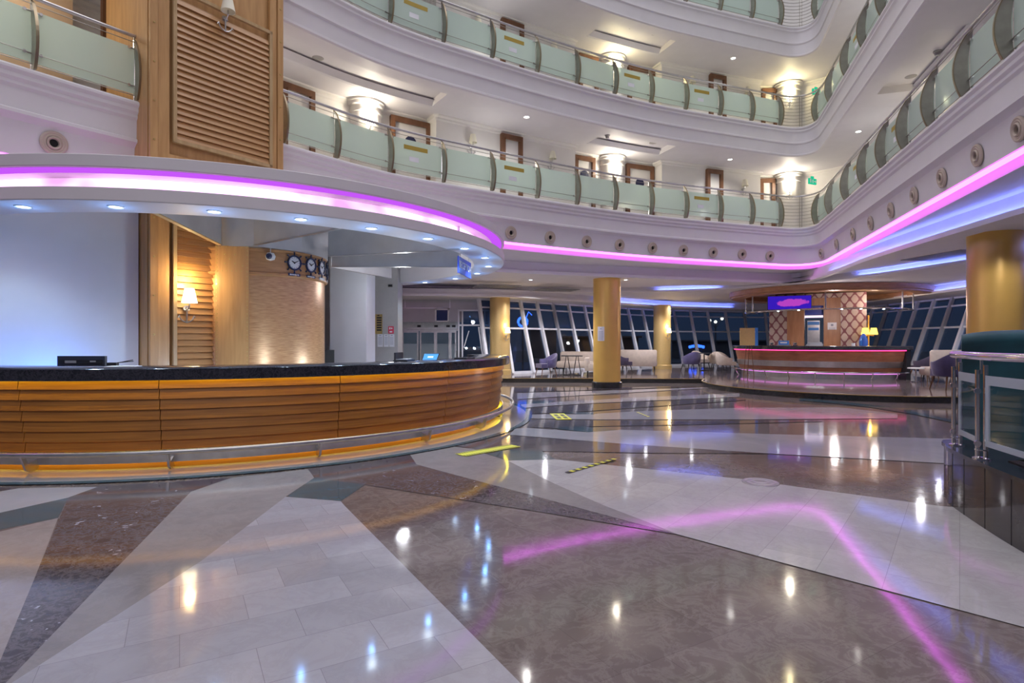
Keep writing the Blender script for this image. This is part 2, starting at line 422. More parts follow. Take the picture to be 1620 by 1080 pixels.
inlay('emp', [(108, 787), (155, 770), (281, 762), (302, 778), (174, 909), (10, 1080), (-33, 1125), (0, 1046), (53, 919)])
inlay('plum_m', [(281, 762), (365, 756), (302, 778)])
inlay('grg', [(302, 778), (365, 756), (488, 742), (497, 756), (452, 786), (318, 888), (20, 1080), (-33, 1130), (-33, 1125), (10, 1080), (174, 909)])
inlay('w_wh', [(452, 786), (539, 793), (545, 800), (822, 1080), (990, 1250), (-200, 1250), (-33, 1130), (20, 1080), (318, 888)])
inlay('teal_m', [(497, 756), (577, 767), (539, 793), (452, 786)])
inlay('emp', [(487, 742), (593, 729), (659, 735), (699, 746), (860, 789), (1072, 846), (860, 811), (577, 767), (497, 756)])
inlay('plum_m', [(593, 729), (649, 720), (659, 735)])
inlay('grg', [(649, 720), (720, 707), (748, 710), (803, 729), (831, 743), (878, 766), (955, 800), (1028, 828), (1072, 846), (860, 789), (699, 746), (659, 735)])
inlay('w_wr', [(803, 729), (878, 727), (1012, 741), (1173, 758), (1322, 779), (1487, 801), (1560, 806), (1700, 830), (1900, 880), (1900, 1085), (1619, 993), (1399, 934), (1223, 887), (1072, 846), (1028, 828), (955, 800), (878, 766), (831, 743)])
inlay('w_pl', [(806, 688), (815, 678), (835, 677), (930, 684), (979, 680), (1220, 687), (1490, 694), (1600, 698), (1600, 740), (1490, 733), (1220, 718), (981, 702)])
inlay('emp', [(722, 706), (805, 689), (981, 702), (1220, 718), (1033, 717), (857, 714), (800, 712), (770, 719), (748, 710)])
inlay('teal_m', [(800, 711.5), (857, 714), (878, 727), (803, 729), (770, 719)])
inlay('emp', [(839, 663), (880, 665), (1100, 667), (1300, 664), (1300, 667), (1100, 672), (925, 675), (870, 677), (834, 677)])
inlay('teal_m', [(870, 677), (925, 675), (979, 680.5), (930, 684)])
inlay('w_pl', [(838, 656), (930, 655.5), (1007, 651), (1180, 645), (1330, 645), (1420, 655), (1420, 662), (1180, 664), (937, 664), (839, 662)])
inlay('teal_m', [(888, 653.5), (904, 652), (945, 653), (940, 656)])
inlay('emp', [(826, 648), (860, 644), (940, 639), (1180, 630), (1180, 633), (940, 650), (888, 653), (830, 655)])
inlay('w_pl', [(824, 640), (880, 636), (990, 630), (1170, 622), (1170, 628), (940, 638), (860, 643), (826, 646)])
inlay('teal_m', [(822, 636), (880, 633.5), (870, 637), (823, 640)])
inlay('w_pl', [(818, 622), (900, 619.5), (1000, 617), (1170, 611.5), (1000, 621), (880, 628), (818, 632)])
inlay('emp', [(812, 617), (900, 615), (1100, 610), (1100, 612), (900, 618.5), (814, 621)])
# dark arc in front of the bar platform
def strip_inlay(k, cen, wpx):
    inlay(k, [(x, y-wpx/2) for x, y in cen]+[(x, y+wpx/2) for x, y in reversed(cen)])
strip_inlay('teal_m', [(1265, 632), (1320, 636.5), (1380, 643), (1450, 654.5), (1512, 668), (1600, 694)], 4)
RC = (-5.0, 10.9)
for k, r0, r1 in (('w_pl', 4.5, 5.28), ('teal_m', 5.28, 5.38)):
    lay[0] += 1; z = .0004*lay[0]; n = 120
    for i in range(n):
        a, b = 2*PI*i/n, 2*PI*(i+1)/n
        fb.poly([(RC[0]+r0*math.cos(a), RC[1]+r0*math.sin(a), z), (RC[0]+r1*math.cos(a), RC[1]+r1*math.sin(a), z),
                 (RC[0]+r1*math.cos(b), RC[1]+r1*math.sin(b), z), (RC[0]+r0*math.cos(b), RC[1]+r0*math.sin(b), z)], FI[k])
FLZ = .0004*lay[0]+.0006
tag(fb.build('floor', fmats, smooth=0, loc=(0, 0, 0)), 'polished marble floor with radiating inlaid wedges', 'floor', kind='structure')
# floor markings
def floor_strip(name, p0, p1, w, nseg, mats, label, cat='tape', double=False):
    a = FL(*p0); b = FL(*p1); d = (b-a); L = d.length; u = d/L; v = Vector((-u.y, u.x, 0)); mb = MB()
    for i in range(nseg):
        s0, s1 = L*i/nseg, L*(i+1)/nseg
        mb.prism([tuple((a+u*s0-v*w/2)[:2]), tuple((a+u*s1-v*w/2)[:2]), tuple((a+u*s1+v*w/2)[:2]), tuple((a+u*s0+v*w/2)[:2])], FLZ, FLZ+.002, i % 2)
    if double:
        for sgn in (-1, 1):
            for i in range(24):
                s0 = L*(i+.1)/24; s1 = L*(i+.6)/24; o = v*sgn*w*.36
                mb.prism([tuple((a+u*s0+o-v*w*.09)[:2]), tuple((a+u*s1+o-v*w*.09)[:2]), tuple((a+u*s1+o+v*w*.09)[:2]), tuple((a+u*s0+o+v*w*.09)[:2])], FLZ+.002, FLZ+.003, 1)
    return tag(mb.build(name, mats, smooth=0), label, cat, 'floor markings')
floor_strip('warning_tape', (897, 749), (973, 727), .055, 16, [M['blk'], M['yellow']], 'black and yellow striped tape on the white marble panel', 'tape')
floor_strip('distance_tape', (728, 721), (815, 706), .21, 1, [M['yellow'], M['blk']], 'wide yellow tape with black dashed edges beside the reception desk', 'tape', True)
floor_strip('warning_tape', (1007, 652), (1026, 660), .05, 10, [M['blk'], M['yellow']], 'far thin striped tape on white band, before the gold column', 'tape')
fs = MB(); a = FL(871, 655); b = FL(882, 664.5)
u = (b-a).normalized(); v = Vector((-u.y, u.x, 0)); L = (b-a).length
def fq(s0, s1, w0, w1, m, z0, z1):
    fs.prism([tuple((a+u*s0*L+v*w0)[:2]), tuple((a+u*s1*L+v*w0)[:2]), tuple((a+u*s1*L+v*w1)[:2]), tuple((a+u*s0*L+v*w1)[:2])], z0, z1, m)
fq(0, 1, -.02, .26, 0, FLZ, FLZ+.002)
for w0 in (.03, .15):
    fq(.18, .45, w0, w0+.07, 1, FLZ+.002, FLZ+.003); fq(.55, .85, w0, w0+.07, 1, FLZ+.002, FLZ+.003)
tag(fs.build('footprint_sticker', [M['yellow'], M['blk']], smooth=0), 'yellow floor sticker with two dark footprints, past the desk end', 'sticker', 'floor markings')
dc = FL(1203, 764); mb = MB()
mb.lathe([(0, FLZ+.003), (.06, FLZ+.003), (.065, FLZ+.001), (.08, FLZ+.001), (.085, FLZ+.003), (.12, FLZ+.003), (.125, FLZ+.001), (.14, FLZ+.001), (.145, FLZ+.003), (.17, FLZ+.002), (.175, 0)], (dc.x, dc.y), 40)
tag(mb.build('drain_cover', M['w_pl']), 'round ringed stone drain cover set in the marble floor', 'drain cover')

# ================================================================ BALCONY EDGE LINE
back = catmull([(-9.2, 2.2), (-7.6, 5.0), (-6.3, 7.0), (-5.4, 8.24), (-4.03, 9.92), (-2.51, 11.66), (-.45, 13.12), (1.64, 14.42), (3.8, 15.56), (5.94, 16.42), (8.2, 17.23)], 8)
t0 = Vector((8.2-5.94, 17.23-16.42)).normalized(); e2 = Vector((8.94, 16.42)); t1 = Vector((6.08-8.94, 6.97-16.42)).normalized()
arc = []
for i in range(1, 14):                  # rounded corner as a blended bend
    t = i/14; h1 = 1.15
    p0 = Vector((8.2, 17.23)); p1 = p0+t0*h1*.62; p2 = e2-t1*h1*.62; p3 = e2
    q = p0*(1-t)**3+p1*3*t*(1-t)**2+p2*3*t*t*(1-t)+p3*t**3; arc.append((q.x, q.y))
rightl = [tuple(e2+t1*s) for s in [i*.35 for i in range(0, 56)]]
EDGE = back+arc+rightl
IB = len(back)-1; IC = len(back)+len(arc)
PIER0 = (-5.11, 8.0)
def slab(z0, name, trays, label, first=False):
    mb = MB(); n = len(EDGE)
    front = [(.25, z0), (-.05, z0), (-.08, z0-.03), (-.08, z0-.06), (-.05, z0-.10), (-.05, z0-.14), (-.025, z0-.17), (-.01, z0-.21), (.0, z0-.44), (-.03, z0-.46), (-.03, z0-.50), (.0, z0-.53), (.03, z0-.80), (.0, z0-.82), (.0, z0-.86), (.04, z0-.88), (.4, z0-.88)]
    if first:
        front = [(.25, z0), (-.05, z0), (-.08, z0-.03), (-.08, z0-.06), (-.05, z0-.10), (-.05, z0-.15), (-.02, z0-.19), (-.02, z0-.23), (.01, z0-.27), (.02, z0-.52), (-.01, z0-.54), (-.01, z0-.58), (.04, z0-.61), (.08, 4.20), (.13, 3.80), (.13, 3.77), (.30, 3.77), (.30, 3.62)]
    mb.sweep(front, EDGE)
    if not first:
        o1, o2 = offs(EDGE, .4), offs(EDGE, 1.2)
        mb.ruled(o2, offs(EDGE, 3.0), z0-.88)
        for i in range(n-1):
            inside = any(a <= i < b for a, b in trays)
            zz = z0-.88+(.16 if inside else 0)
            mb.poly([(*o1[i], zz), (*o1[i+1], zz), (*o2[i+1], zz), (*o2[i], zz)])
            if inside:
                mb.poly([(*o1[i], zz), (*o1[i+1], zz), (*o1[i+1], zz-.16), (*o1[i], zz-.16)])
                mb.poly([(*o2[i], zz), (*o2[i+1], zz), (*o2[i+1], zz-.16), (*o2[i], zz-.16)])
        for a, b in trays:
            for i in (a, b):
                mb.poly([(*o1[i], z0-.88), (*o2[i], z0-.88), (*o2[i], z0-.72), (*o1[i], z0-.72)])
    mb.ruled(offs(EDGE, .25), offs(EDGE, 3.0), z0)
    return tag(mb.build(name, M['white'], smooth=25, loc=(0, 0, z0)), label, 'balcony', kind='structure')
OFF4 = offs(EDGE, .8)
def idx(px, lo=0, hi=None, pts=None): return int(round(cross(pts or OFF4, px, lo, hi)[2]))
def ridx(y): return min(range(IC, len(EDGE)), key=lambda i: abs(EDGE[i][1]-y))
trays = [(idx(300), idx(689)), (idx(949), idx(1058)), (ridx(13.0), ridx(10.4)), (ridx(7.0), ridx(4.6))]
LV = (4.85, 7.90, 10.93)
slab(LV[0], 'balcony_slab', [], 'lowest curved white balcony edge with moulding and purple light line', True)
slab(LV[1], 'balcony_slab', trays, 'second curved white balcony edge above the corridor of doors')
slab(LV[2], 'balcony_slab', trays, 'topmost curved white balcony edge at the top of the picture')
# tray mouldings
tm = MB()
for z0 in LV[1:]:
    o2 = offs(EDGE, 1.2)
    for a, b in trays:
        tm.sweep([(1.10, z0-.76), (1.2, z0-.88), (1.26, z0-.895), (1.26, z0-.88), (1.2, z0-.74)], EDGE[a:b+1], nrm=normals(EDGE)[a:b+1], closed=True)
tag(tm.build('trim_1', M['white'], smooth=0), 'stepped mouldings round the recessed corridor ceiling panels', 'moulding', kind='structure')

# corridor walls with alcoves
W1, W2 = 1.6, 2.05
Wn, Wf = offs(EDGE, W1), offs(EDGE, W2)
def corridor(z0, z1, name, label):
    kn = [cross(Wn, px)[2] for px in (690, 910, 1047, 1203)]
    plan = []
    def run(poly, a, b):
        A = math.ceil(a+1e-6); B = math.floor(b-1e-6)
        def at(s):
            i = min(int(s), len(poly)-2); k = s-i
            return (poly[i][0]+(poly[i+1][0]-poly[i][0])*k, poly[i][1]+(poly[i+1][1]-poly[i][1])*k)
        return [at(a)]+[poly[i] for i in range(A, B+1)]+[at(b)]
    re = ridx(13.2)
    plan += run(Wf, 0, kn[0])+run(Wn, kn[0], kn[1])+run(Wf, kn[1], kn[2])+run(Wn, kn[2], kn[3])+run(Wf, kn[3], re)+run(Wn, re, len(EDGE)-1)
    mb = MB(); n = len(plan)
    vs = [(p[0], p[1], z0) for p in plan]+[(p[0], p[1], z1) for p in plan]
    mb.add(vs, [(i, i+1, n+i+1, n+i) for i in range(n-1)])
    cr = MB()                            # crown moulding along the wall head
    nn = normals(plan)
    cr.sweep([(-.09, z1), (-.08, z1-.03), (-.03, z1-.06), (-.025, z1-.10), (0.0, z1-.13), (.02, z1-.13), (.02, z1)], plan, nrm=nn, closed=True)
    o = tag(mb.build(name, M['cream'], smooth=25, loc=(0, 0, z0)), label, 'wall', kind='structure')
    cr.build('crown_moulding', M['cream'], o, smooth=0, world=True)
corridor(LV[0], LV[1]-.88, 'wall_back', 'cream corridor wall with alcoves behind the first balcony')
corridor(LV[1], LV[2]-.88, 'wall_back_upper', 'cream corridor wall with alcoves behind the second balcony')
corridor(LV[2], LV[2]+2.4, 'wall_back_top', 'cream corridor wall behind the topmost balcony')

def frame_at(px0, px1, off, lo=0, hi=None):
    pl = offs(EDGE, off); a = cross(pl, px0, lo, hi); b = cross(pl, px1, lo, hi)
    c = ((a[0][0]+b[0][0])/2, (a[0][1]+b[0][1])/2); w = math.dist(a[0], b[0]); ang = math.atan2(b[0][1]-a[0][1], b[0][0]-a[0][0])
    return c, w, ang
dn = [0]
def door(px0, px1, off, z, label, port=False, notice=False):
    dn[0] += 1
    c, w, ang = frame_at(px0, px1, off-.03); w = max(w, .5); h = 2.06
    e = empty('door_%d' % dn[0], (c[0], c[1], z), label, 'door', ang, kind='structure')
    f = MB(); fw = .11
    for x in (-w/2+fw/2, w/2-fw/2): f.box((x, -.02, h/2), (fw, .12, h))
    f.box((0, -.02, h-fw/2), (w-2*fw, .12, fw))
    f.box((0, -.095, h-fw-.02), (w-2*fw+.04, .03, .04)); 
    f.build('door_frame', M['doorframe'], e, smooth=0)
    l = MB(); l.box((0, .02, (h-fw)/2), (w-2*fw, .05, h-fw)); lf = l.build('door_leaf', M['cream'], e, smooth=0)
    if port:
        p = MB(); p.tube([(0, -.006, 1.50), (0, -.03, 1.50)], .15, 24); p.build('porthole_sign', M['navy'], lf)
    if notice:
        p = MB(); p.box((.02, -.012, 1.22), (.18, .01, .22), m=0)
        for k in range(4): p.box((.02, -.019, 1.30-.05*k), (.13, .004, .02), m=1)
        p.build('notice', [M['paper'], M['red']], lf, smooth=0)
door(445, 496, W2, LV[0], 'dark framed cream door beside the timber pier, first corridor', False)
door(617, 680, W2, LV[0], 'brown framed door with dark round sign, left alcove of first corridor', True)
door(792, 825, W1, LV[0], 'narrow brown framed door with red notice, first corridor', False, True)
door(908, 940, W2, LV[0], 'brown framed door left of bright half column, first corridor middle alcove', True)
door(990, 1033, W2, LV[0], 'brown framed door right of bright half column, first corridor middle alcove', True)
door(1117, 1142, W1, LV[0], 'narrow brown framed cream door, first corridor right of the middle alcove', False)
door(1205, 1222, W2, LV[0], 'brown framed door at the balcony corner, first corridor', False)
door(792, 827, W1, LV[1], 'narrow brown framed door, second corridor left of the middle alcove', False)
door(915, 945, W2, LV[1], 'brown framed door left of lit half column, second corridor', False)
door(993, 1035, W2, LV[1], 'brown framed door right of lit half column, second corridor', False)
door(1122, 1147, W1, LV[1], 'narrow brown framed cream door, second corridor near the corner', False)
door(1207, 1226, W2, LV[1], 'brown framed door at the balcony corner, second corridor', False)
# half columns in the alcoves
def half_col(px, z0, z1, label, rng=(0, None)):
    c, t, i = cross(offs(EDGE, W2-.05), px, *rng); mb = MB(); r = .36
    mb.lathe([(r, z0), (r, z1-.30), (r+.03, z1-.29), (r+.03, z1-.25), (r, z1-.24), (r, z1-.14), (r+.05, z1-.12), (r+.07, z1-.06), (r+.09, z1-.05), (r+.09, z1)], c, 32)
    tag(mb.build('half_column', M['cream'], smooth=35), label, 'column', kind='structure'); return c, t
HC = []
for z0, z1, nm in ((LV[0], LV[1]-.88, 'first'), (LV[1], LV[2]-.88, 'second')):
    for px, wh in ((578, 'left'), (967, 'middle'), (1247, 'corner')):
        HC.append((half_col(px, z0, z1, 'round cream half column in the %s alcove of the %s corridor' % (wh, nm), (0, len(EDGE)-20)), z0, nm, wh))

# ================================================================ SCONCES (wall lamps)
def make_sconce(lit, label, anchor=True, matlit=None):
    e = empty('wall_sconce', (0, 0, 0), label, 'wall lamp', 0, 'anchor wall lamps')
    pl = MB(); pl.tube([(0, 0, 0), (0, -.02, 0)], .045, 16); pl.tube([(0, -.02, 0), (0, -.07, -.01), (0, -.11, .03), (0, -.11, .10)], .011, 8)
    pl.build('arm', M['steel'], e)
    an = MB(); an.tube([(0, -.03, .02), (0, -.03, -.20)], .012, 8)
    an.tube([(-.10, -.03, -.11), (-.085, -.03, -.155), (-.045, -.03, -.19), (0, -.03, -.205), (.045, -.03, -.19), (.085, -.03, -.155), (.10, -.03, -.11)], .010, 8)
    an.tube([(-.04, -.03, -.02), (.04, -.03, -.02)], .008, 6); an.tube([(-.125, -.03, -.135), (-.10, -.03, -.10)], .008, 6); an.tube([(.125, -.03, -.135), (.10, -.03, -.10)], .008, 6)
    an.build('anchor', M['steel'], e)
    sh = MB(); sh.lathe([(.105, .08), (.062, .29), (.058, .29), (.10, .08)], (0, -.11), 24, closed=True)
    sh.build('lamp_shade', (matlit or M['e_shadew']) if lit else M['shade'], e)
    return e
S_OFF = make_sconce(False, 'x'); S_ON = make_sconce(True, 'x'); S_WARM = make_sconce(True, 'x', True, M['e_shade'])
used = set()
def sconce(proto, loc, ang, label):
    if proto.name in used: return dup(proto, loc, ang, label)
    used.add(proto.name); proto.location = loc; proto.rotation_euler = (0, 0, ang); proto['label'] = label; return proto
def corr_sconce(px, off, z, proto, label, hi=None):
    c, t, i = cross(offs(EDGE, off), px, 0, hi)
    return sconce(proto, (c[0], c[1], z), math.atan2(t[1], t[0]), label)
for px, z, lb in ((745, LV[0]+1.55, 'unlit cream shaded anchor lamp between left alcove and narrow door, first corridor'),
                  (871, LV[0]+1.55, 'unlit cream shaded anchor lamp left of the middle alcove, first corridor'),
                  (1175, LV[0]+1.55, 'unlit cream shaded anchor lamp left of the corner alcove, first corridor'),
                  (753, LV[1]+1.55, 'unlit cream shaded lamp highest at top of picture, second corridor'),
                  (873, LV[1]+1.55, 'unlit cream shaded lamp left of the lit alcove, second corridor'),
                  (1092, LV[1]+1.55, 'unlit cream shaded lamp right of the lit alcove, second corridor'),
                  (1180, LV[1]+1.55, 'unlit cream shaded lamp left of the corner, second corridor')):
    corr_sconce(px, W1-.005, z, S_OFF, lb)
for (c, t), z0, nm, wh in HC:
    nx, ny = t[1], -t[0]                 # towards the atrium
    if nm == 'second' and wh == 'left': continue
    v = Vector((-c[0], -c[1])).normalized()*.4+Vector((nx, ny))*.6; v.normalize()
    loc = (c[0]+v.x*.365, c[1]+v.y*.365, z0+1.45); ang = math.atan2(v.y, v.x)+PI/2
    sconce(S_ON, loc, ang, 'glowing anchor lamp on the %s half column of the %s corridor' % (wh, nm))
    col = (1.0, .90, .72) if nm == 'first' else (1.0, .84, .42)
    point('sconce_glow', (loc[0]+v.x*.12, loc[1]+v.y*.12, z0+1.80), col, 34 if nm == 'first' else 30, .06)
point('sconce_glow', (9.35, 12.3, LV[0]+1.75), (1, .88, .6), 16, .06)
point('sconce_glow', (9.0, 10.9, LV[0]+1.75), (1, .86, .55), 12, .06)

# ================================================================ BALUSTRADES
PB = [530, 615, 700, 777, 848, 911, 971, 1028, 1083, 1137, 1187, 1232]
PR = [1294, 1317, 1343, 1371, 1402, 1437, 1479, 1534, 1603]
NRM = normals(EDGE)
def at_s(pts, s):
    i = min(int(s), len(pts)-2); k = s-i
    return (pts[i][0]+(pts[i+1][0]-pts[i][0])*k, pts[i][1]+(pts[i+1][1]-pts[i][1])*k)
def tan_s(s):
    a = at_s(EDGE, max(s-.5, 0)); b = at_s(EDGE, min(s+.5, len(EDGE)-1)); l = math.dist(a, b); return ((b[0]-a[0])/l, (b[1]-a[1])/l)
RAILO = .06
EO = offs(EDGE, RAILO)
def line_between(poly, s0, s1, z, n=None):
    ks = [s0]+[i for i in range(math.ceil(s0+.01), math.floor(s1-.01)+1)]+[s1]
    return [(*at_s(poly, k), z) for k in ks]
SB = [cross(EO, p, 0, IB+8)[2] for p in PB]; SR = [cross(EO, p, IC-4)[2] for p in PR]
SR += [SR[-1]+3.0*k for k in (1, 2, 3)]
def post_mesh():                         # local: x along rail, y behind, z up; blade bulges to -y
    mb = MB(); n = 14; T = .013
    out = []
    for i in range(n+1):
        t = i/n; z = .02+t*.93
        yo = -.02-.20*math.sin(PI*min(1, .12+t*.86))**.8+.05*t; yi = .015-.055*math.sin(PI*t)+.03*t
        if t > .93: yo = yo+.03
        out.append((yo, yi, z))
    for i in range(n):
        a, b = out[i], out[i+1]
        mb.hexa([(-T, a[0], a[2]), (T, a[0], a[2]), (T, a[1], a[2]), (-T, a[1], a[2])], [(-T, b[0], b[2]), (T, b[0], b[2]), (T, b[1], b[2]), (-T, b[1], b[2])])
        mb.hexa([(-T*1.3, a[0]-.008, a[2]), (T*1.3, a[0]-.008, a[2]), (T*1.3, a[0]+.004, a[2]), (-T*1.3, a[0]+.004, a[2])],
                [(-T*1.3, b[0]-.008, b[2]), (T*1.3, b[0]-.008, b[2]), (T*1.3, b[0]+.004, b[2]), (-T*1.3, b[0]+.004, b[2])], 1)
    mb.tube([(.0, .035, 0), (.0, .035, .99)], .014, 8, 2); mb.tube([(0, .035, 0), (0, .035, .02)], .05, 12, 2)
    for z in (.24, .78):
        mb.tube([(-.09, -.01, z), (.09, -.01, z)], .010, 6, 2)
        for x in (-.085, .085): mb.tube([(x, -.03, z), (x, .03, z)], .02, 8, 2)
    return mb
proto_post = None
def balustrade(z0, label, sections, corner=None, stick=()):
    global proto_post
    s0 = sections[0][0]; c = at_s(EDGE, s0)
    e = empty('balustrade', (c[0], c[1], z0), label, 'balustrade', 0, 'atrium balustrades')
    A = sections[0][0]; B = sections[-1][-1]
    hr = MB(); hr.tube(line_between(EO, A, B, z0+.97), .026, 10); hr.build('handrail', M['steel'], e, world=True)
    rods = MB()
    for sec in sections:
        for z in (.10, .24, .87): rods.tube(line_between(offs(EDGE, RAILO-.03), sec[0], sec[-1], z0+z), .006, 6)
    if corner:
        for k in range(9): rods.tube(line_between(offs(EDGE, RAILO-.01), corner[0], corner[1], z0+.08+k*.1), .007, 6)
        sm = (corner[0]+corner[1])/2; p = at_s(EO, sm)
        for dx in (-.03, .03):
            t = tan_s(sm); rods.tube([(p[0]+t[0]*dx, p[1]+t[1]*dx, z0), (p[0]+t[0]*dx, p[1]+t[1]*dx, z0+.98)], .010, 6)
    rods.build('rails', M['post'], e, world=True)
    for sec in sections:
        for s in sec:
            p = at_s(EO, s); t = tan_s(s)
            if proto_post is None:
                proto_post = post_mesh().build('post', [M['post'], M['bronze'], M['chrome']], e)
                o = proto_post
            else:
                o = proto_post.copy(); C.objects.link(o); o.parent = e
            o.location = (p[0]-c[0], p[1]-c[1], 0); o.rotation_euler = (0, 0, math.atan2(t[1], t[0]))
        for i, (a, b) in enumerate(zip(sec, sec[1:])):
            g = .055/.35*min(1, (b-a)/1.2)*.5
            mb = MB(); ks = line_between(EO, a+g, b-g, 0); pts = [(k[0], k[1]) for k in ks]
            mb.sweep([(-.006, z0+.13), (.006, z0+.13), (.006, z0+.80), (-.006, z0+.80)], pts, closed=True)
            gl = mb.build('glass_panel', M['balglass'], e, world=True, smooth=30)
            mid = (a+b)/2; pc = at_s(EDGE, mid); pcx = 810+F*pc[0]/pc[1] if pc[1] > 1 else 9999
            if any(abs(pcx-q) < 22 for q in stick):
                w = (b-a)*.22; L = Vector((c[0], c[1], z0))
                for k0, k1, zb, zt, mt, nm in ((mid-w, mid+w, .60, .69, 'sticker', 'name_strip'), (mid-w*.55, mid+w*.25, .36, .46, 'paper', 'printed_sheet')):
                    st = MB(); q = line_between(EO, k0, k1, 0); st.sweep([(-.009, z0+zb), (-.0065, z0+zb), (-.0065, z0+zt), (-.009, z0+zt)], [(k[0], k[1]) for k in q], 0, closed=True)
                    sp = st.build(nm, M[mt], gl, smooth=0)
                    for vx in sp.data.vertices: vx.co -= L
    return e
pe = cross(EO, 447, 0, IB)[2]
pl = cross(EO, 214, 0, IB)[2]; pl2 = cross(EO, 51, 0, IB)[2]
left = [pl2-(pl-pl2)*k for k in (1.0,)]+[pl2, pl]
balustrade(LV[0], 'curved steel balustrade with frosted glass along the lowest balcony, right of timber pier', [[pe]+SB, SR], (SB[-1], SR[0]), (655, 810, 1110, 1420, 1353))
balustrade(LV[0], 'short steel and frosted glass balustrade at upper left, left of timber pier', [left])
balustrade(LV[1], 'curved steel balustrade with frosted glass along the second balcony', [[pe]+SB, SR], (SB[-1], SR[0]), (657, 812, 1000, 1112, 1358))
balustrade(LV[2], 'topmost curved balustrade with frosted glass, cut by the top of the picture', [SB, SR], (SB[-1], SR[0]))
# ================================================================ AIR NOZZLES on the lowest edge
nz = [85, 808, 870, 928, 980, 1032, 1081, 1128, 1174, 1218, 1300, 1324, 1350, 1378, 1410, 1447, 1491, 1547, 1613]
def nozzle():
    e = empty('air_nozzle', (0, 0, 0), 'x', 'air vent', 0, 'round air nozzles')
    a = MB(); a.lathe([(.155, .0), (.155, .018), (.135, .03), (.115, .022), (.105, .03), (.09, .025), (.08, .0)], (0, 0), 32); fl = a.build('flange', M['ringbeige'], e)
    b = MB(); b.lathe([(.085, .0), (.085, .03), (.07, .045), (.055, .03), (.05, -.03), (0, -.03)], (0, 0), 28, m=0); b.build('nozzle_ball', [M['ringbeige']], e)
    d = MB(); d.disc((0, 0, -.025), (0, 0, 1), .05, .02, 20); d.build('nozzle_mouth', M['dark'], e)
    return e
NP = None
FO = offs(EDGE, .10)
for i, px in enumerate(nz):
    lo, hi = (0, IB) if px < 1260 else (IC-3, None)
    c, t, s = cross(FO, px, lo, hi)
    n = Vector((t[1], -t[0], -.12)).normalized()
    z = 3.98 if px > 100 else 4.02
    if px < 100: lb = 'round beige air nozzle on the upper left balcony edge, left of timber pier'
    elif px < 1260: lb = '%s round air nozzle to the right of the canopy, along the back balcony edge' % ORD[i-1]
    else: lb = '%s round air nozzle from the corner, along the right balcony edge' % ORD[i-10]
    if NP is None: NP = nozzle(); o = NP; o['label'] = lb
    else: o = dup(NP, label=lb)
    o.location = (c[0]+n.x*.004, c[1]+n.y*.004, z); o.rotation_euler = n.to_track_quat('Z', 'Y').to_euler()
# ================================================================ LED LINE under the lowest balcony
sl = MB(); sl.sweep([(.16, 3.715), (.21, 3.715), (.21, 3.768), (.16, 3.768)], EDGE, closed=True)
tag(sl.build('light_strip', M['e_strip']), 'magenta light strip running below the lowest balcony edge', 'light strip')
# ================================================================ GROUND FLOOR CEILING
N = len(EDGE)
def pline(pts): return resample(catmull(pts, 6), N)
I2 = pline([(-10.5, 3.2), (-8.2, 7.5), (-6.2, 10.5), (-4.2, 12.7), (-2.3, 14.2), (-.17, 15.6), (3.55, 16.9), (7.3, 18.1), (8.9, 18.55), (9.3, 18.0), (8.85, 15.2), (8.30, 12.9), (7.62, 8.6), (7.0, 4), (5.2, -2.3)])
T1 = pline([(-13, 4), (-11, 9), (-8, 13.5), (-4, 16.8), (.9, 18.2), (4.2, 18.9), (7.2, 19.3), (9.0, 18.68), (9.45, 18.0), (8.95, 15), (8.45, 12), (8.1, 9), (7.9, 7), (7.7, 4), (7.0, -2.3)])
T2 = pline([(-15, 6), (-12, 13), (-8, 18.5), (-3, 21), (.96, 21.5), (4.4, 21.7), (7.2, 20.8), (9.1, 18.85), (9.9, 17.5), (10.5, 15.6), (10.8, 13.5), (11.2, 11), (11.5, 6), (11.6, -2.3)])
I4 = pline([(-15.5, 12), (-13, 17), (-8, 19.6), (-2, 20.4), (.4, 21.2), (3.0, 23.5), (7.5, 27.2), (12.5, 29.0), (14.6, 28.2), (14.8, 24), (14.3, 18), (13.8, 12), (13.3, 6), (13, -2.3)])
I5 = pline([(-16, 14), (-13, 20), (-8, 23.5), (-2.5, 23.5), (-.9, 24), (2.0, 27), (7.2, 31), (13, 33.5), (17.5, 32), (18, 25), (17.5, 18), (17, 12), (16.5, 6), (16, -2.3)])
Eb = offs(EDGE, .30)
cb = MB()
cb.ruled(Eb, I2, 3.62)
cb.ruled(I2, I2, 3.62, 3.30)
cb.sweep([(0, 3.28), (-.10, 3.28), (-.10, 3.37), (-.085, 3.37), (-.085, 3.295), (0, 3.295)], I2, closed=True)
cb.ruled(I2, T1, 3.30)
cb.ruled(T1, T1, 3.30, 3.46)
cb.ruled(T1, T2, 3.46)
cb.ruled(T2, T2, 3.46, 3.30)
cb.sweep([(0, 3.27), (-.09, 3.27), (-.09, 3.335), (-.075, 3.335), (-.075, 3.285), (0, 3.285)], T2, closed=True)
cb.ruled(T2, I4, 3.30)
cb.ruled(I4, I4, 3.30, 3.06)
cb.sweep([(0, 3.02), (-.10, 3.02), (-.10, 3.105), (-.085, 3.105), (-.085, 3.035), (0, 3.035)], I4, closed=True)
cb.ruled(I4, I5, 3.06)
tag(cb.build('ceiling', M['ceil'], smooth=25, loc=(0, 0, 3.3)), 'stepped white ground floor ceiling under the balconies', 'ceiling', kind='structure')
def led(poly, a, b, prof, mat, label):
    mb = MB(); nn = normals(poly); mb.sweep(prof, poly[a:b], nrm=nn[a:b], closed=True)
    return tag(mb.build('light_strip', mat), label, 'light strip', 'cove light strips')
def near_i(poly, p): return min(range(len(poly)), key=lambda i: math.dist(poly[i], p))
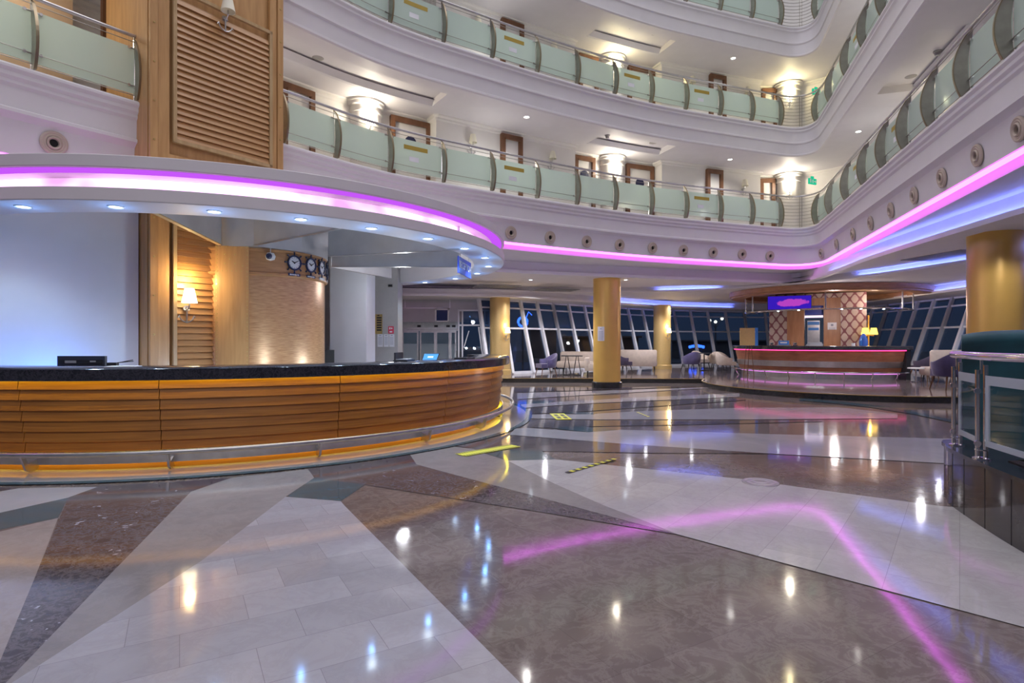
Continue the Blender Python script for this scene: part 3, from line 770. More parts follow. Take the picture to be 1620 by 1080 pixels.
led(I2, near_i(I2, (8.95, 16.0)), near_i(I2, (7.0, 4)), [(-.075, 3.30), (-.045, 3.30), (-.045, 3.32), (-.075, 3.32)], M['e_blue'], 'blue light strip in the ceiling cove beside the right balcony')
led(T2, near_i(T2, (10.2, 16.6)), near_i(T2, (11.5, 6)), [(-.068, 3.29), (-.04, 3.29), (-.04, 3.305), (-.068, 3.305)], M['e_blue'], 'blue light strip in the ceiling tray behind the right gold column')
led(T2, near_i(T2, (5.6, 21.5)), near_i(T2, (7.9, 20.3)), [(-.068, 3.29), (-.04, 3.29), (-.04, 3.305), (-.068, 3.305)], M['e_blue'], 'short blue light strip in the ceiling left of the bar canopy')
led(I4, near_i(I4, (3.4, 24.0)), near_i(I4, (11.5, 28.8)), [(-.078, 3.04), (-.05, 3.04), (-.05, 3.055), (-.078, 3.055)], M['e_blue'], 'blue light strip over the far windows behind the middle columns')
led(I4, near_i(I4, (14.75, 25.5)), near_i(I4, (13.4, 8)), [(-.078, 3.04), (-.05, 3.04), (-.05, 3.055), (-.078, 3.055)], M['e_blue'], 'blue light strip over the right hand windows behind the bar')

# ================================================================ WINDOWS (outward leaning glass front)
base = catmull([(-.9, 21.3), (.73, 22.4), (3.5, 25.2), (8, 28.8), (12.5, 30.4), (15.9, 30.2)], 6)
base = resample(base, 20)
baseR = resample([(16.0, 29.5), (15.9, 25.2), (15.5, 20), (15.0, 14), (14.5, 8)], 22)
wn = [0]
PZ = .15
def windows(line, lean, labelside):
    nn = normals(line); top = [(p[0]+q[0]*lean, p[1]+q[1]*lean) for p, q in zip(line, nn)]
    z0, z1 = PZ+.05, 3.06
    def lp(i, z):
        k = (z-z0)/(z1-z0); return Vector((line[i][0]+(top[i][0]-line[i][0])*k, line[i][1]+(top[i][1]-line[i][1])*k, z))
    step = 4
    for i0 in range(0, len(line)-1, step):
        i1 = min(i0+step, len(line)-1); wn[0] += 1
        e = empty('window_%d' % wn[0], (line[i0][0], line[i0][1], PZ), '%s bay of leaning dusk windows in the %s glass front' % (ORD[i0//step], labelside), 'window', kind='structure')
        fr = MB()
        for i in range(i0, i1+1):
            q = nn[i]; t = (q[1], -q[0]); w = .055; a = lp(i, z0); b = lp(i, z1)
            dq = Vector((q[0], q[1], 0)); dt = Vector((t[0], t[1], 0))
            fr.hexa([a-dt*w-dq*.11, a+dt*w-dq*.11, a+dt*w+dq*.05, a-dt*w+dq*.05], [b-dt*w-dq*.11, b+dt*w-dq*.11, b+dt*w+dq*.05, b-dt*w+dq*.05])
        for z, w in ((z0, .05), (1.92, .035), (2.72, .03), (z1-.03, .04)):
            for i in range(i0, i1):
                a, b = lp(i, z), lp(i+1, z); q = Vector((nn[i][0], nn[i][1], 0)); u = Vector((0, 0, w))
                fr.hexa([a-u-q*.05, b-u-q*.05, b-u+q*.04, a-u+q*.04], [a+u-q*.05, b+u-q*.05, b+u+q*.04, a+u+q*.04])
        fr.build('window_frame', M['wframe'], e, world=True, smooth=0)
        gl = MB()
        for i in range(i0, i1):
            a, b, c, d = lp(i, z0), lp(i+1, z0), lp(i+1, z1), lp(i, z1)
            q = Vector((nn[i][0], nn[i][1], 0))*.012
            gl.hexa([a, b, b+q, a+q], [d, c, c+q, d+q])
        gl.build('panes', M['winglass'], e, world=True, smooth=0)
M['wframe'] = plain('grey_window_frame', (.74, .76, .82), .4, .0)
windows(base, .78, 'far left')
windows(baseR, .92, 'right')
mb = MB(); mb.poly([(-40, 15, -.05), (60, 15, -.05), (60, 90, -.05), (-40, 90, -.05)])
tag(mb.build('ground', M['asph'], smooth=0), 'dark paved ground outside the windows', 'ground', kind='structure')
# outside: low dark blocks and lights
M['extw'] = plain('exterior_wall', (.09, .085, .09), .8); M['extb'] = plain('exterior_brown_wall', (.16, .08, .05), .8)
def ext_block(p0, p1, d, th, mat, label, nm='building'):
    a = P(p0[0], p0[1], d); b = P(p1[0], p1[1], d)
    mb = MB(); mb.box(((a.x+b.x)/2, d+th/2, (max(a.z, b.z)-.05)/2), (abs(b.x-a.x), th, max(a.z, b.z)+.05)); mb.box(((a.x+b.x)/2, d+th/2-.1, max(a.z, b.z)+.06), (abs(b.x-a.x)+.4, th+.4, .12))
    tag(mb.build(nm, mat, smooth=0), label, 'building')
ext_block((895, 534), (1010, 560), 42, 4, M['extb'], 'low brown building outside behind the far left windows')
ext_block((1085, 540), (1215, 565), 46, 4, M['extw'], 'low dark building outside beyond the bar windows')
ext_block((840, 522), (880, 560), 50, 4, M['extw'], 'dark narrow building outside the leftmost windows')
mb = MB(); c = P(827, 509, 34)
mb.tube([(c.x+.27*math.cos(a), c.y, c.z+.27*math.sin(a)) for a in [2*PI*i/24 for i in range(24)]], .07, 8, closed=True)
mb.tube([(c.x+.2, c.y, c.z+.25), (c.x+.35, c.y, c.z+.6), (c.x+.55, c.y, c.z+.4)], .03, 6)
mb.tube([(c.x, c.y+.1, -.05), (c.x, c.y+.1, c.z-.2)], .06, 8, 1)
tag(mb.build('neon_sign', [M['e_neon'], M['extw']]), 'glowing blue neon ring sign outside the leftmost windows', 'neon sign')
mb = MB(); a = P(1090, 549, 40); b = P(1114, 549, 40)
mb.tube([a, (a+b)/2+Vector((0, 0, .12)), b], .10, 8); mb.tube([(a.x+.2, a.y, -.05), (a.x+.2, a.y, a.z)], .06, 6, 1); mb.tube([(b.x-.2, b.y, -.05), (b.x-.2, b.y, b.z)], .06, 6, 1)
tag(mb.build('neon_sign', [M['e_neon'], M['extw']]), 'low blue neon bar sign outside, right of second gold column', 'neon sign')
mb = MB(); c = P(1132, 509, 44)
for dx, dz in ((0, 0), (-.45, .1), (.5, .25)):
    mb.lathe([(0, .12), (.08, .09), (.12, 0), (.08, -.09), (0, -.12)], (c.x+dx, c.y), 12, zc=c.z+dz)
    mb.tube([(c.x, c.y, c.z-.5), (c.x+dx, c.y, c.z+dz)], .03, 6, 1)
mb.tube([(c.x, c.y, -.05), (c.x, c.y, c.z-.1)], .06, 8, 1)
tag(mb.build('street_lamp', [M['e_street'], M['extw']]), 'glowing street lamp with three globes outside the far windows', 'street lamp')

# ================================================================ PLATFORM of the lounge
BC = (11.8, 21.5)
lobe = [(10+4.1*math.cos(a), 17+4.1*math.sin(a)) for a in [R(149)+(R(322)-R(149))*i/40 for i in range(41)]]
plat = [(-1.4, 19.45), (2, 19.35), (6.0, 19.12)]+lobe+[(16.5, 14.2), (20, 14.0), (20, 34), (-1.4, 34)]
mb = MB(); mb.prism(plat, 0, PZ, 0, 1)
mb2 = MB(); front = plat[:len(lobe)+4]
mb2.sweep([(-.015, PZ-.015), (.03, PZ-.015), (.03, PZ+.004), (-.015, PZ+.004)], front, closed=True)
M['platm'] = marble('platform_marble', (.20, .155, .15), (.14, .11, .11), (.30, .25, .24), 6, .3, brick=(R(10), .6, .6, .85))
po = tag(mb.build('floor_platform', [M['riser'], M['platm']], smooth=25), 'raised lounge floor with black tiled step', 'platform', kind='structure')
mb2.build('nosing', M['brass'], po, world=True)

# ================================================================ GOLD COLUMNS
def gold_col(x, y, r, z0, z1, mat, label, basem):
    e = empty('column', (x, y, z0), label, 'column', kind='structure')
    mb = MB(); mb.lathe([(r, .18), (r, z1-z0)], (0, 0), 48); mb.build('shaft', mat, e)
    b = MB(); b.lathe([(0, 0), (r+.045, 0), (r+.045, .17), (r+.02, .19), (r, .19)], (0, 0), 48); b.build('plinth', basem, e); return e
gold_col(2.885, 17.3, .41, 0, 3.30, M['gold'], 'glossy gold column in the middle of the floor with black plinth', M['riser'])
gold_col(9.25, 10.9, .43, 0, 3.46, M['gold'], 'large glossy gold column at right behind the teal sofa', M['riser'])
gold_col(-.46, 21.7, .385, PZ, 3.06, M['goldmatte'], 'textured gold column left, beside the glass entrance', M['goldmatte'])
gold_col(6.86, 26.0, .385, PZ, 3.06, M['goldmatte'], 'textured gold column before the far windows', M['goldmatte'])
# ================================================================ DOWNLIGHTS
def make_down(mat):
    e = empty('ceiling_downlight', (0, 0, 0), 'x', 'ceiling light', 0, 'recessed downlights')
    a = MB(); a.lathe([(.062, -.004), (.074, -.012), (.085, -.006), (.085, .0)], (0, 0), 24); a.build('trim_ring', M['whitep'], e)
    b = MB(); b.lathe([(0, -.010), (.04, -.009), (.063, -.002)], (0, 0), 20); b.build('lamp', mat, e); return e
DC = make_down(M['e_down']); DW = make_down(M['e_downw'])
def down(proto, loc, label, col, w, ang=115):
    if proto.name in used:
        dup(proto, loc, None, label)
    else:
        used.add(proto.name); proto.location = loc; proto['label'] = label
    spot('downlight_beam', (loc[0], loc[1], loc[2]-.03), col, w, ang)
CZ = 2.91
cl = [(27, 324), (167, 320), (331, 323), (488, 336), (618, 352), (707, 373), (756, 391), (776, 407), (774, 421), (752, 432), (715, 440), (669, 446)]
for i, (px, py) in enumerate(cl):
    d = (CZ-H)*F/(540-py); x = (px-810)/F*d
    a = math.atan2(d-RC[1], x-RC[0]); x, d = RC[0]+4.56*math.cos(a), RC[1]+4.56*math.sin(a)
    down(DC, (x, d, CZ), '%s bright downlight from the left, round the reception canopy rim' % ORD[i], (.62, .80, 1.0), 42, 125); point('downlight_glow', (x, d, CZ-.20), (.16, .42, 1.0), 2.2, .03)
for px, py, z, lb in ((833, 185, 7.02, 'bright downlight over the narrow door with red notice, first corridor'), (1155, 252, 7.02, 'bright downlight right of the middle alcove, first corridor'),
                      (1358, 208, 7.02, 'bright downlight at the right side of the corner, first corridor'), (1160, 92, 10.05, 'bright downlight right of the middle alcove, second corridor'),
                      (1291, 128, 10.05, 'bright downlight above the corner exit sign, second corridor'), (1364, 29, 10.05, 'topmost bright downlight at right of the corner, second corridor')):
    d = (z-H)*F/(540-py); down(DW, ((px-810)/F*d, d, z), lb, (1, .98, .94), 46, 140)
for px, py, lb in ((840, 441, 'cool downlight in the low ceiling left of the middle gold column'), (993, 443, 'cool downlight in the low ceiling right of the middle gold column')):
    d = (3.3-H)*F/(540-py); d = 17.2; down(DC, ((px-810)/F*d, d+.3, 3.30), lb, (.95, .97, 1.0), 190, 150)
# ceiling speakers and detectors
def det(px, py, z, nm, label, kind):
    d = (z-H)*F/(540-py); mb = MB()
    if kind == 's': mb.lathe([(.0, -.012), (.09, -.012), (.11, -.004), (.115, 0)], ((px-810)/F*d, d), 24, zc=z)
    else: mb.lathe([(.0, -.09), (.04, -.085), (.055, -.05), (.05, -.03), (.075, -.02), (.075, 0)], ((px-810)/F*d, d), 20, zc=z)
    tag(mb.build(nm, M['ringg']), label, 'ceiling speaker' if kind == 's' else 'smoke detector', 'corridor ceiling fittings')
M['ringg'] = plain('grey_fitting', (.36, .34, .33), .5)
det(503, 92, 7.18, 'ceiling_speaker', 'flat round ceiling speaker beside the timber pier, first corridor', 's')
det(961, 214, 7.18, 'smoke_detector', 'small smoke detector in the middle ceiling panel, first corridor', 'd')
det(1033, 226, 7.18, 'ceiling_speaker', 'flat round ceiling speaker in the middle ceiling panel, first corridor', 's')
det(997, 40, 10.21, 'smoke_detector', 'small smoke detector in the middle ceiling panel, second corridor', 'd')
det(1036, 53, 10.21, 'ceiling_speaker', 'flat round ceiling speaker in the middle ceiling panel, second corridor', 's')
det(1441, 121, 7.18, 'ceiling_speaker', 'flat round ceiling speaker in the right hand ceiling panel', 's')
det(1483, 81, 7.18, 'smoke_detector', 'small smoke detector in the right hand ceiling panel', 'd')
# exit signs
def exit_sign(px, py, d, label):
    c = P(px, py, d); e = empty('exit_sign', (c.x, c.y, c.z-.11), label, 'exit sign', R(25), 'green exit signs')
    a = MB(); a.box((0, 0, .11), (.34, .04, .18)); a.box((0, 0, .235), (.12, .03, .07)); a.build('sign_box', M['e_exit'], e, smooth=0)
    s = MB()
    s.box((-.10, -.024, .12), (.05, .006, .12)); s.box((.09, -.024, .11), (.10, .006, .025)); s.poly([(.12, -.025, .15), (.12, -.025, .07), (.155, -.025, .11)])
    s.box((0, -.024, .15), (.03, .006, .03)); s.box((-.005, -.024, .105), (.03, .006, .06)); s.box((.01, -.024, .065), (.05, .006, .015))
    s.build('pictogram', M['whitep'], e, smooth=0)
exit_sign(1285, 287, 17.9, 'green exit sign hanging at the balcony corner, first corridor')
exit_sign(1291, 146, 18.0, 'green exit sign hanging at the balcony corner, second corridor')
# air conditioning grilles in the low ceiling
def grille(px, py, w, l, rz, label, z=3.30):
    d = (z-H)*F/(540-py); c = ((px-810)/F*d, d, z)
    e = empty('ceiling_grille', c, label, 'ceiling grille', rz, 'ceiling air grilles')
    a = MB(); t = .05
    for sx in (-1, 1): a.box((sx*(w/2), 0, -.008), (t, l+t, .016))
    for sy in (-1, 1): a.box((0, sy*(l/2), -.008), (w, t, .016))
    a.build('frame', M['grey'], e, smooth=0)
    b = MB()
    for i in range(14): b.box((-w/2+w*(i+.5)/14, 0, -.006), (w/28, l, .01))
    b.build('slats', M['grey'], e, smooth=0)
grille(785, 452.5, 1.4, 1.0, R(20), 'square grey air grille in the low ceiling beside the reception canopy')
grille(880, 458.5, 1.4, 1.0, R(20), 'square grey air grille in the low ceiling left of the middle gold column')
grille(1500, 404, 1.0, 1.6, R(8), 'large grey air grille in the ceiling beside the right gold column', 3.46)

# ================================================================ TIMBER PIER
u = Vector((.5822, .8131, 0)); nv = Vector((.8131, -.5822, 0)); pang = math.atan2(u.y, u.x)
PW = 2.05; PD = 1.5; PH = 8.6
pier = empty('pier', (PIER0[0], PIER0[1], 0), 'tall square oak clad pier with louvred panels rising through the canopy', 'pier', pang, kind='structure')
# local: x along face, -y towards the atrium
mb = MB(); mb.box((PW/2, PD/2+.02, PH/2), (PW, PD-.04, PH)); mb.build('core', M['oak'], pier, smooth=0)
fr = MB()
for x, w in ((.05, .10), (.185, .15), (PW-.05, .10), (PW-.17, .12)): fr.box((x, -.005-(.02 if w < .11 else 0), PH/2), (w, .05, PH))
fr.box((PW/2, -.01, 4.05), (PW-.2, .055, .10)); fr.box((PW/2, -.01, 2.3), (PW-.2, .04, .0001))
fr.build('frame', M['oak'], pier, smooth=0)
def louvre(x0, x1, z0, z1, pitch):
    lv = MB(); k = int((z1-z0)/pitch)
    for i in range(k):
        z = z0+i*pitch
        lv.hexa([(x0, -.045, z), (x1, -.045, z), (x1, .01, z), (x0, .01, z)], [(x0, -.012, z+pitch*.93), (x1, -.012, z+pitch*.93), (x1, .01, z+pitch*.93), (x0, .01, z+pitch*.93)])
    lv.build('louvre_panel', M['oak_h'], pier, smooth=0)
    t = MB(); 
    for x in (x0-.03, x1+.03): t.box((x, -.03, (z0+z1)/2), (.05, .05, z1-z0+.1))
    t.box(((x0+x1)/2, -.03, z0-.03), (x1-x0+.1, .05, .05)); t.box(((x0+x1)/2, -.03, z1+.03), (x1-x0+.1, .05, .05))
    t.build('panel_trim', M['oaktrim'], pier, smooth=0)
M['oaktrim'] = wood('pale_trim', srgb(200, 172, 128), srgb(176, 144, 102), (14, 14, 2), .4)
louvre(.36, 1.80, 4.34, 6.5, .094)
louvre(.36, .92, .3, 3.35, .094)
rv = MB()
for x in (.05, PW-.05):
    for z in [.4+.55*i for i in range(14)]: rv.disc((x, -.05, z), (0, -1, 0), .014, .008, 8)
rv.build('studs', M['brass'], pier)
# wall behind reception
wl = MB(); a = Vector((PIER0[0], PIER0[1], 0))-nv*.28
w0 = a-u*.02; w1 = a-u*1.60
wl.prism([tuple(w0[:2]), tuple((w0-nv*.15)[:2]), tuple((w1-nv*.15)[:2]), tuple(w1[:2])], 0, 3.36)
tag(wl.build('wall_left', M['bluewall'], smooth=0), 'smooth pale wall behind the reception desk', 'wall', kind='structure')
# balcony wall left of the pier (upper left)
p0 = cross(offs(EDGE, 1.6), 180, 0, IB)[0]; p1 = cross(offs(EDGE, 1.6), -60, 0, IB)[0]
e = empty('door_%d' % (dn[0]+1), (p0[0], p0[1], LV[0]), 'pale brown doorway panel behind the upper left balustrade', 'door', math.atan2(p1[1]-p0[1], p1[0]-p0[0]), kind='structure')
L = math.dist(p0, p1)
mb = MB(); mb.box((L*.62, 0, 1.1), (L*.62, .06, 2.2)); mb.build('door_leaf', M['tanp'] if 'tanp' in M else M.setdefault('tanp', plain('tan_panel', srgb(176, 150, 122), .6)), e, smooth=0)
mb = MB(); mb.box((.12, 0, 1.1), (.10, .10, 2.2)); mb.build('door_frame', M['doorframe'], e, smooth=0)

# ================================================================ DRUM with clocks
DCN = (-4.45, 9.84); DR = 1.18
drum = empty('elevator_drum', (DCN[0], DCN[1], 0), 'copper ribbed round shaft with riveted wooden band behind the desk', 'shaft', kind='structure')
mb = MB(); mb.lathe([(DR-.03, 0), (DR-.03, 2.46)], (0, 0), 72); mb.build('cladding', M['drum'], drum)
mb = MB(); mb.lathe([(DR-.03, 2.42), (DR, 2.42), (DR+.02, 2.44), (DR+.02, 2.47), (DR, 2.48), (DR, 2.80), (DR+.02, 2.81), (DR+.02, 2.84), (0, 2.84)], (0, 0), 72); mb.build('band', M['oakband'] if 'oakband' in M else M.setdefault('oakband', wood('band_wood', srgb(196, 148, 100), srgb(166, 120, 78), (3, 3, 24), .4, .1)), drum)
def drum_hit(px, r):
    t = (px-810)/F; A = 1+t*t; B = -2*(t*DCN[0]+DCN[1]); Cc = DCN[0]**2+DCN[1]**2-r*r
    y = (-B-math.sqrt(max(B*B-4*A*Cc, 0)))/(2*A); return Vector((t*y, y, 0))
pa = drum_hit(342, DR+.02)-Vector((DCN[0], DCN[1], 0)); pb = drum_hit(394, DR+.02)-Vector((DCN[0], DCN[1], 0))
a0, a1 = math.atan2(pa.y, pa.x), math.atan2(pb.y, pb.x)
mb = MB(); mb.lathe([(DR-.02, 0), (DR+.05, 0), (DR+.05, 2.85), (DR-.02, 2.85)], (0, 0), 10, a0, a1, closed=True); mb.build('pilaster', M['oak'], drum)
rv = MB()
def rivet(a, z, r=.009): 
    c = Vector((math.cos(a)*(DR+.048), math.sin(a)*(DR+.048), z)); rv.disc(c, (math.cos(a), math.sin(a), 0), r, .008, 7)
for i in range(40):
    rivet(a0+.02, .35+i*.064); rivet(a1-.02, .35+i*.064)
for i in range(7): rivet(a0+(a1-a0)*(i+.5)/7, 2.47); rivet(a0+(a1-a0)*(i+.5)/7, 2.83)
for x, z in ((.3, 2.72), (.6, 2.72), (.45, 2.65), (.3, 2.58), (.6, 2.58), (.82, 2.55)): rivet(a0+(a1-a0)*x, z, .012)
rv.build('rivets', M['brass'], drum)
def make_clock():
    e = empty('wall_clock', (0, 0, 0), 'x', 'clock', 0, 'ship wheel clocks')
    a = MB(); a.lathe([(.105, 0), (.13, .0), (.135, .015), (.13, .03), (.11, .03), (.105, .02)], (0, 0), 32, closed=True)
    for i in range(8):
        an = 2*PI*i/8+PI/8*0; a.tube([(.12*math.cos(an), .12*math.sin(an), .014), (.165*math.cos(an), .165*math.sin(an), .014)], .011, 7); a.tube([(.165*math.cos(an), .165*math.sin(an), .014), (.185*math.cos(an), .185*math.sin(an), .014)], .016, 7)
    a.build('wheel_rim', M['navy'], e)
    f = MB(); f.disc((0, 0, .002), (0, 0, 1), .106, .012, 32); fo = f.build('dial', M['paper'], e)
    h = MB()
    for an, l, w in ((R(150), .06, .014), (R(28), .085, .010)):
        d = Vector((math.cos(an), math.sin(an), 0)); s = Vector((-d.y, d.x, 0)); z = Vector((0, 0, .017))
        h.hexa([d*-.015-s*w+z, d*l-s*w*.4+z, d*l+s*w*.4+z, d*-.015+s*w+z], [d*-.015-s*w+z*1.25, d*l-s*w*.4+z*1.25, d*l+s*w*.4+z*1.25, d*-.015+s*w+z*1.25])
    for i in range(12):
        an = 2*PI*i/12; h.box((.09*math.cos(an), .09*math.sin(an), .015), (.012, .006, .004), an)
    h.build('hands', M['black'], e, smooth=0); return e
CK = None
for i, (px, py, dpy) in enumerate(((465, 413.5, 432), (491, 418, 434.5), (508, 422, 437), (516.5, 425.5, 440))):
    c = drum_hit(px, DR+.005); n = Vector((c.x-DCN[0], c.y-DCN[1], 0)).normalized()
    z = 2.645; lb = '%s ship wheel clock from the left on the drum band' % ORD[i]
    if CK is None: CK = make_clock(); o = CK; o['label'] = lb
    else: o = dup(CK, label=lb)
    o.location = (c.x, c.y, z+.015); o.scale = (.92, .92, 1)
    zz = n; xx = Vector((0, 0, 1)).cross(zz).normalized(); yy = zz.cross(xx)
    o.rotation_euler = Matrix((xx, yy, zz)).transposed().to_euler()
    pm = MB(); pm.box((0, 0, .005), (.21, .045, .01), m=0)
    for k in range(6): pm.box((-.07+.028*k, 0, .011), (.018, .022, .003), m=1)
    q = pm.build('clock_plaque', [M['navy'], M['paper']], smooth=0, loc=(0, 0, 0)); q.location = (c.x+n.x*.004, c.y+n.y*.004, z-.175)
    q.rotation_euler = o.rotation_euler; tag(q, 'small blue and white name plate under the %s clock from the left' % ORD[i], 'plaque', 'clock name plates')
# dome camera
c = drum_hit(428, DR+.06); e = empty('dome_camera', (c.x, c.y, 2.72), 'white dome camera hanging on the drum band left of the clocks', 'camera')
a = MB(); a.tube([(0, 0, .06), (0, 0, .14)], .006, 6); a.lathe([(0, .06), (.05, .05), (.075, .0), (.06, -.05), (0, -.07)], (0, 0), 24); a.build('housing', M['whitep'], e)
b = MB(); b.lathe([(.0, .05), (.03, .045), (.045, .015), (.048, 0)], (0, 0), 20); bo = b.build('lens_dome', M['navy'], e); bo.location = (-.0, -.055, -.005); bo.rotation_euler = (R(90), 0, 0)
# steel beams of the canopy
def plate(a, b, z0a, z0b, z1, label, th=.05, trim='steel'):
    a, b = Vector((*a, 0)), Vector((*b, 0)); d = (b-a).normalized(); n = Vector((-d.y, d.x, 0))*th/2
    mb = MB(); q = lambda p, z, s: (p.x+n.x*s, p.y+n.y*s, z)
    mb.hexa([q(a, z0a, -1), q(b, z0b, -1), q(b, z0b, 1), q(a, z0a, 1)], [q(a, z1, -1), q(b, z1, -1), q(b, z1, 1), q(a, z1, 1)])
    mb2 = MB(); n2 = n*1.2; q2 = lambda p, z, s: (p.x+n2.x*s, p.y+n2.y*s, z)
    mb2.hexa([q2(a, z0a-.015, -1), q2(b, z0b-.015, -1), q2(b, z0b-.015, 1), q2(a, z0a-.015, 1)], [q2(a, z0a, -1), q2(b, z0b, -1), q2(b, z0b, 1), q2(a, z0a, 1)])
    o = tag(mb.build('steel_beam', M['steeld'], smooth=0), label, 'beam', 'brushed steel canopy beams'); mb2.build('edge_trim', M[trim], o, smooth=0, world=True)
plate((-4.39, 8.55), (-4.22, 6.68), 2.86, 2.93, 3.36, 'brushed steel beam at far left, from drum to canopy front', .05, 'oaktrim')
plate((-3.86, 8.55), (-2.27, 7.62), 2.86, 2.93, 3.36, 'brushed steel beam right of the square steel box, from drum to canopy')
plate((-3.20, 9.95), (-.86, 9.24), 2.90, 2.90, 3.36, 'long brushed steel beam above the hanging blue sign side')
plate((-3.4, 10.75), (-1.0, 10.75), 2.82, 2.82, 3.2, 'lower brushed steel beam ending behind the hanging blue sign')
plate((-3.5, 10.95), (-2.75, 12.9), 2.84, 2.84, 3.3, 'rear brushed steel beam over the white pillar')
mb = MB(); mb.prism([(-4.39, 8.62), (-3.86, 8.62), (-3.4, 9.2), (-3.3, 10.2), (-3.9, 11.0), (-5.0, 11.0), (-5.5, 10.2), (-5.3, 9.4)], 2.845, 3.355)
o = tag(mb.build('steel_collar', M['steeld'], smooth=0), 'square faceted steel collar on top of the drum', 'collar')
# ================================================================ RECEPTION CANOPY
can = empty('reception_canopy', (RC[0], RC[1], 2.91), 'round white canopy over the reception desk with glowing pink cove', 'canopy')
R0 = 4.85
mb = MB(); mb.lathe([(4.30, 3.27), (R0-.01, 3.27), (R0, 3.28), (R0, 3.40), (R0-.02, 3.41), (4.30, 3.41)], RC, 120, closed=True); mb.build('upper_rim', M['white'], can, world=True)
mb = MB(); mb.lathe([(4.26, 2.91), (R0-.01, 2.91), (R0, 2.92), (R0, 3.05), (R0-.03, 3.06), (4.40, 3.06), (4.40, 3.27), (4.26, 3.36)], RC, 120, closed=True); mb.build('lower_rim', M['white'], can, world=True)
mb = MB(); mb.lathe([(4.41, 3.065), (4.44, 3.065), (4.44, 3.255), (4.41, 3.255)], RC, 120, closed=True); mb.build('light_strip', M['e_canopy'], can, world=True)  # glowing band stands in for the lit back wall of the cove
mb = MB(); mb.lathe([(4.62, 3.262), (4.80, 3.262), (4.80, 3.269), (4.62, 3.269)], RC, 120, closed=True); mb.build('violet_glow_band', emit('violet_glow', srgb(200, 88, 250), 1.0), can, world=True)  # purple light on the rim's underside, put in as an emissive ring
mb = MB(); mb.lathe([(4.28, 3.36), (.3, 3.36), (.3, 3.39), (4.28, 3.39)], RC, 96, closed=True); mb.build('soffit_panel', M['white'], can, world=True)
# hanging sign
e = empty('reception_sign', (-.83, 9.95, 2.55), 'blue hanging RECEPTION sign below the canopy rim', 'sign')
mb = MB(); mb.box((0, 0, .14), (.02, .92, .28), R(-8.8)); bd = mb.build('sign_board', M['signblue'], e, smooth=0)
text_mesh('lettering', 'RECEPTION', .165, M['whitep'], e, (.016, .002, .145), (R(90), 0, R(90-8.8)), .003)
mb = MB()
for s in (-.3, .3): mb.tube([(s*.15, s, .28), (s*.15, s, .358)], .004, 6)
mb.build('hanging_wires', M['steel'], e)
# ================================================================ RECEPTION DESK
desk = empty('reception_desk', (RC[0], RC[1], 0), 'curved plank clad reception desk with black granite top', 'reception desk')
A0, A1 = R(-140), R(18)
def rad(px, r=4.9):
    t = (px-810)/F; A = 1+t*t; B = -2*(t*RC[0]+RC[1]); Cc = RC[0]**2+RC[1]**2-r*r
    y = (-B-math.sqrt(B*B-4*A*Cc))/(2*A); return math.atan2(y-RC[1], t*y-RC[0])
seams = [A0, rad(20), rad(248), rad(541), rad(715), rad(785), A1]
prof = []
zs = [.20+.1145*i for i in range(8)]
ro = 4.735
for i in range(7):
    z0, z1 = zs[i], zs[i+1]; k = i/6
    prof += [(ro+.085*k+.028, z0), (ro+.085*(k+.16)-.004, z1-.001)]
prof += [(ro-.1, zs[7]), (ro-.1, .20)]
for a, b in zip(seams, seams[1:]):
    mb = MB(); mb.lathe(prof, (0, 0), max(6, int((b-a)/.025)), a+.0009, b-.0009, closed=True); mb.build('front_panel', M['desk'], desk, smooth=20)
mb = MB(); mb.lathe([(4.30, 1.01), (4.925, 1.01), (4.93, .982), (4.945, .982), (4.95, .988), (4.95, 1.105), (4.93, 1.12), (4.30, 1.12)], (0, 0), 110, A0, A1+R(3), closed=True); mb.build('countertop', M['granite'], desk)
mb = MB(); mb.lathe([(4.35, 0), (4.62, 0), (4.62, 1.0), (4.35, 1.0)], (0, 0), 90, A0, A1, closed=True); mb.build('carcass', M['oak_h'], desk)
mb = MB(); mb.lathe([(3.70, .72), (4.36, .72), (4.36, .76), (3.70, .76)], (0, 0), 90, A0, A1, closed=True); mb.build('work_surface', M['oak_h'], desk)
mb = MB(); mb.lathe([(4.908, 1.0), (4.922, 1.0), (4.922, 1.0085), (4.908, 1.0085)], (0, 0), 100, A0, A1, closed=True); mb.build('light_strip', M['e_amber'], desk)
mb = MB(); mb.lathe([(4.80, .08), (4.815, .08), (4.83, .215), (4.815, .215)], (0, 0), 100, A0, A1, closed=True)
for i in range(26):
    a = A0+(A1-A0)*(i+.5)/26; mb.disc((4.815*math.cos(a), 4.815*math.sin(a), .18), (math.cos(a), math.sin(a), 0), .012, .02, 8, 1)
mb.build('kick_plate', [M['steel'], M['grey']], desk)
mb = MB(); mb.lathe([(4.55, 0), (4.74, 0), (4.74, .19), (4.55, .19)], (0, 0), 100, A0, A1, closed=True); mb.build('toe_kick', M['desk'], desk)
mb = MB(); mb.lathe([(4.765, .095), (4.785, .095), (4.785, .115), (4.765, .115)], (0, 0), 100, A0, A1, closed=True); mb.build('floor_light_strip', M['e_amber2'], desk)
mb = MB(); mb.tube([(5.02*math.cos(a), 5.02*math.sin(a), .225) for a in [A0+(A1-A0)*i/110 for i in range(111)]], .028, 10); mb.build('foot_rail', M['steel'], desk)
